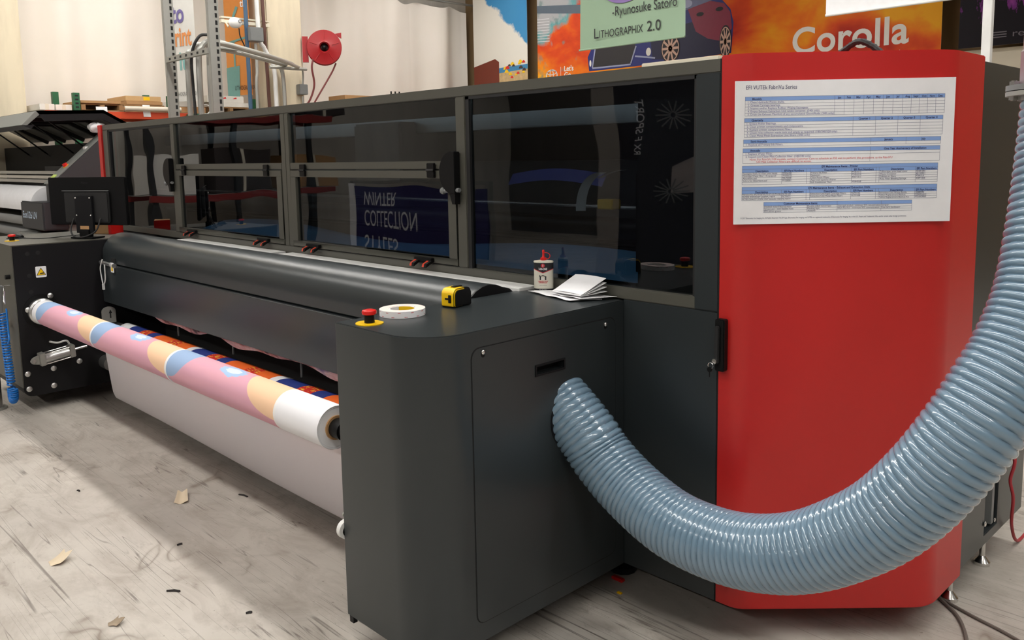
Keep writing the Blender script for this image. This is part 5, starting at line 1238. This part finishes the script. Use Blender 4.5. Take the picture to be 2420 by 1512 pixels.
# narrow hanging banners by the rack
def hang(name, label, a, b, z0, m, mats):
    a, b = Vector((a[0], a[1], 0)), Vector((b[0], b[1], 0)); d = (b-a)
    t = thing(name, label, 'banner', (a.x, a.y, z0))
    MB().grid(lambda u, v: (a.x + d.x*u, a.y + d.y*u, z0 + (ZC-0.44-z0)*v), 8, 20).build('sheet', m, t)
    return t, a, d.normalized(), Vector((d.y, -d.x, 0)).normalized()
M['greyban'] = mat('pale_grey_fabric', rgb(206, 206, 202), 0.7)
t, a, d, n_ = hang('print_banner', 'pale grey hanging banner with coloured lettering behind the strut frame', (-9.25, 2.40), (-8.78, 2.53), 2.29, M['greyban'], None)
for s, z, sz, c in (('to', 3.28, 0.30, rgb(104, 94, 150)), ('print', 2.99, 0.42, rgb(214, 138, 78)), ('it', 2.69, 0.31, rgb(120, 170, 168))):
    o_ = a + d*sz + n_*0.006
    text(MB(), s, 0.33, (o_.x, o_.y, z), d, (0, 0, 1), 0.008, {'to': 0.24, 'print': 0.42, 'it': 0.14}[s], 'R').build('lettering', mat('print_ink_' + s, c, 0.6), t, smooth=False)
o_ = a + d*0.45 + n_*0.006
text(MB(), 'LITHOGRAPHIX 2.0', 0.07, (o_.x, o_.y, 2.36), d, (0, 0, 1), 0, 0.40, 'R').build('lettering', M['greyp'], t, smooth=False)
t, a, d, n_ = hang('print_banner', 'orange and teal hanging banner left of the cream column', (-9.56, 3.31), (-9.14, 3.46), 2.42, mat('orange_fabric', rgb(214, 138, 66), 0.7), None)
teal = mat('teal_print', rgb(112, 158, 152), 0.6)
def dq(pts, m, name, dd=0.006):
    mb = MB(); mb.add([tuple(a + d*u + n_*dd + Vector((0, 0, z))) for u, z in pts], [tuple(range(len(pts)))]); mb.build(name, m, t, smooth=False)
dq([(0.0, 2.39), (0.22, 2.39), (0.24, 2.82), (0.0, 2.80)], teal, 'printed_teal_block')
dq([(0.05, 3.12), (0.40, 3.18), (0.40, 3.21), (0.05, 3.15)], teal, 'printed_teal_bar'); dq([(0.14, 2.80), (0.17, 2.80), (0.17, 3.15), (0.14, 3.15)], teal, 'printed_teal_leg'); dq([(0.10, 3.40), (0.14, 3.38), (0.26, 3.60), (0.22, 3.62)], teal, 'printed_teal_arm')
o_ = a + d*0.14 + n_*0.008
text(MB(), 'LITHOGRAPHIX', 0.085, (o_.x, o_.y, 2.49), d, (0, 0, 1), 0, 0.36).build('lettering', M['ink'], t, smooth=False)
text(MB(), 'th', 0.14, ((a+d*0.30).x + n_.x*0.008, (a+d*0.30).y + n_.y*0.008, 3.60), d, (0, 0, 1), 0.002).build('lettering', M['paper'], t, smooth=False)

# ================================================================== ON TOP OF THE PRINTER
tag(MB().tube(catmull([(0.30, 0.62, 1.815), (0.42, 0.58, 1.822), (0.49, 0.54, 1.85), (0.555, 0.50, 1.868), (0.60, 0.50, 1.848), (0.64, 0.50, 1.816), (0.66, 0.52, 1.812)], 8), 0.010, 8, rf=lambda i, t: 0.010 + 0.0015*math.sin(i*2.1+t*2)).build('cable_bundle', M['rubber'], loc=(0.5, 0.55, 1.808)), 'black braided cable arching over the red end door', 'cable')
t = thing('foam_strip', 'pale cream strip lying on the printer top near the red door', 'strip', (-0.5, 1.1, 1.7965))
MB().box(-0.72, -0.30, 1.05, 1.15, 1.7965, 1.945).build('strip', M['cream'], t, bevel=0.004)

# ================================================================== ON THE FLOOR
def scrap(label, x, y, rz, w_, h_, curl, m, seed):
    mb = sheet('', '', lambda u, v: ((u-0.5)*w_*(1-0.3*v), (v-0.5)*h_ + 0.006*math.sin(u*6+seed), 0.002 + curl*(u-0.4)**2 + curl*0.6*v*v + 0.002*math.sin(u*9+seed)), 10, 10, 0.0008)
    o = mb.build('paper_scrap', m, loc=(0, 0, 0)); o.location = (x, y, 0.0); o.rotation_euler = (0, 0, rz)
    return tag(o, label, 'scrap', 'paper scraps on the floor')
M['tanpaper'] = mat('tan_paper_scrap', rgb(206, 190, 164), 0.8); M['brownpaper'] = mat('brown_paper_scrap', rgb(150, 134, 114), 0.8, var=0.3, scale=60)
scrap('curled cream paper scrap in front of the hanging fabric', -1.95, -0.75, 1.1, 0.06, 0.11, 0.025, M['tanpaper'], 1)
scrap('square tan paper scrap with a lifted edge nearest the left edge', -1.70, -1.33, 0.5, 0.06, 0.07, 0.035, M['tanpaper'], 2)
scrap('small brown paper scrap nearest the bottom edge', -1.08, -1.34, 0.2, 0.045, 0.035, 0.02, M['brownpaper'], 3)
M['soot'] = mat('black_debris', rgb(36, 30, 30), 0.8)
for i, (x, y, rz, l) in enumerate(((-1.776, -0.539, 0.3, 0.055), (-1.152, -1.12, 0.7, 0.05), (-0.82, -1.00, 1.0, 0.02), (-2.40, -1.05, 0.2, 0.02), (-1.50, -0.95, 1.4, 0.02))):
    mb = MB(); mb.tube([(x - l/2*math.cos(rz), y - l/2*math.sin(rz), 0.003), (x, y+0.004, 0.004), (x + l/2*math.cos(rz), y + l/2*math.sin(rz), 0.003)], 0.003, 6, rf=lambda k, t_: 0.0035 - 0.001*math.sin(t_*3+k))
    tag(mb.build('black_shred', M['soot'], loc=(x, y, 0)), ['black shred on the floor below the hanging fabric', 'black shred in the middle of the bare floor', 'tiny black speck on the floor near the cabinet', 'tiny black speck left of the cream paper scrap', 'tiny black speck right of the cream paper scrap'][i], 'debris', 'black shreds on the floor')
tag(MB().box(-0.008, 0.012, -0.036, -0.024, 0.0, 0.006).build('yellow_chip', M['yellow'], bevel=0.002, loc=(0.002, -0.03, 0)), 'tiny yellow chip on the floor beside the near cabinet', 'debris')
tag(MB().box(-0.085, -0.035, 0.03, 0.05, 0.0, 0.012).build('red_chip', M['redp'], bevel=0.003, loc=(-0.06, 0.04, 0)), 'small red scrap under the cabinet corner', 'debris')
def cable(pts, r, m, label, name='floor_cable'):
    return tag(MB().tube(catmull(pts, 10), r, 8).build(name, m, loc=tuple(pts[0])), label, 'cable', 'cables on the floor by the red door')
M['greycable'] = mat('grey_cable', rgb(106, 98, 92), 0.5)
cable([(0.60, 0.85, 0.006), (0.74, 0.76, 0.006), (0.82, 0.68, 0.006), (0.885, 0.62, 0.006), (0.93, 0.55, 0.006), (0.965, 0.47, 0.006), (1.00, 0.36, 0.006)], 0.006, M['greycable'], 'grey cable curving off the floor towards the bottom edge beside the red door')
cable([(0.58, 0.80, 0.006), (0.73, 0.74, 0.006), (0.83, 0.685, 0.006), (0.93, 0.645, 0.006), (1.06, 0.60, 0.006), (1.25, 0.50, 0.006), (1.5, 0.42, 0.006)], 0.005, M['greycable'], 'straighter grey cable running right from under the red door')
cable([(0.870, 1.16, 0.60), (0.880, 1.17, 0.46), (0.895, 1.155, 0.38), (0.885, 1.15, 0.31), (0.895, 1.16, 0.24), (0.885, 1.20, 0.12), (0.875, 1.34, 0.008), (0.87, 1.6, 0.006)], 0.006, mat('dull_red_cord', rgb(166, 42, 52), 0.5), 'thin red cord hanging behind the dark side panel', 'red_cable')

# ================================================================== OPPOSITE SIDE OF THE AISLE (mirrored in the windows)
NB = thing('navy_print', 'navy printed fabric on a stand across the aisle, mirrored in the windows', 'banner', (-6.6, -4.2, 0))
MB().box(-7.9, -5.3, -4.22, -4.20, 0.22, 1.15).build('sheet', mat('navy_fabric', rgb(44, 40, 92), 0.7), NB)
MB().box(-8.05, -7.9, -4.22, -4.20, 0.20, 1.20).build('white_margin', M['paper'], NB)
for x in (-8.0, -5.3): MB().box(x-0.03, x+0.03, -4.28, -4.22, 0, 1.25).build('stand_post', M['zinc'], NB)
MB().box(-8.0, -5.3, -4.27, -4.23, 1.20, 1.25).build('stand_bar', M['zinc'], NB)
nt_ = MB()
for s, z in (('STYLES', 0.50), ('COLLECTION', 0.80), ('WINTER', 1.06)): text(nt_, s, 0.28, (-7.7, -4.197, z), (1, 0, 0), (0, 0, -1), 0.0, 1.2 if len(s) > 7 else 0.8)
nt_.build('lettering', M['paper'], NB, smooth=False)
DP = thing('dark_poster', 'dark car poster standing across the aisle, mirrored in the windows', 'poster', (-3.2, -5.0, 0))
MB().box(-4.05, -2.4, -5.02, -5.0, 0.1, 2.5).build('sheet', mat('dark_poster_print', rgb(34, 32, 42), 0.6), DP)
MB().box(-4.35, -4.05, -5.02, -5.0, 0.1, 2.5).build('grey_margin', mat('grey_poster_print', rgb(150, 142, 134), 0.6), DP)
text(MB(), 'RX F SPORT', 0.14, (-3.80, -4.997, 1.55), (0, 0, 1), (1, 0, 0), 0, 0.55).build('lettering', M['paper'], DP, smooth=False)
MB().add([(x, -4.996, z) for x, z in ((-3.35, 1.1), (-2.4, 1.1), (-2.4, 1.7), (-2.8, 1.68), (-3.1, 1.5), (-3.35, 1.4))], [tuple(range(6))]).build('printed_car', mat('silver_car_print', rgb(170, 160, 158), 0.5), DP)
for cz_ in (1.12, 1.95):
    wm = MB()
    for k in range(14):
        an = 2*PI*k/14; c_, s_ = math.cos(an), math.sin(an)
        wm.add([(-3.35 + 0.03*c_ - 0.008*s_, -4.994, cz_ + 0.03*s_ + 0.008*c_), (-3.35 + 0.22*c_ - 0.008*s_, -4.994, cz_ + 0.16*s_ + 0.008*c_), (-3.35 + 0.22*c_ + 0.008*s_, -4.994, cz_ + 0.16*s_ - 0.008*c_), (-3.35 + 0.03*c_ + 0.008*s_, -4.994, cz_ + 0.03*s_ - 0.008*c_)], [(0, 1, 2, 3)])
    wm.build('printed_wheel', M['greyp'], DP, smooth=False)
MB().box(-4.3, -2.4, -5.35, -5.02, 0.0, 0.10).build('foot', M['black'], DP)
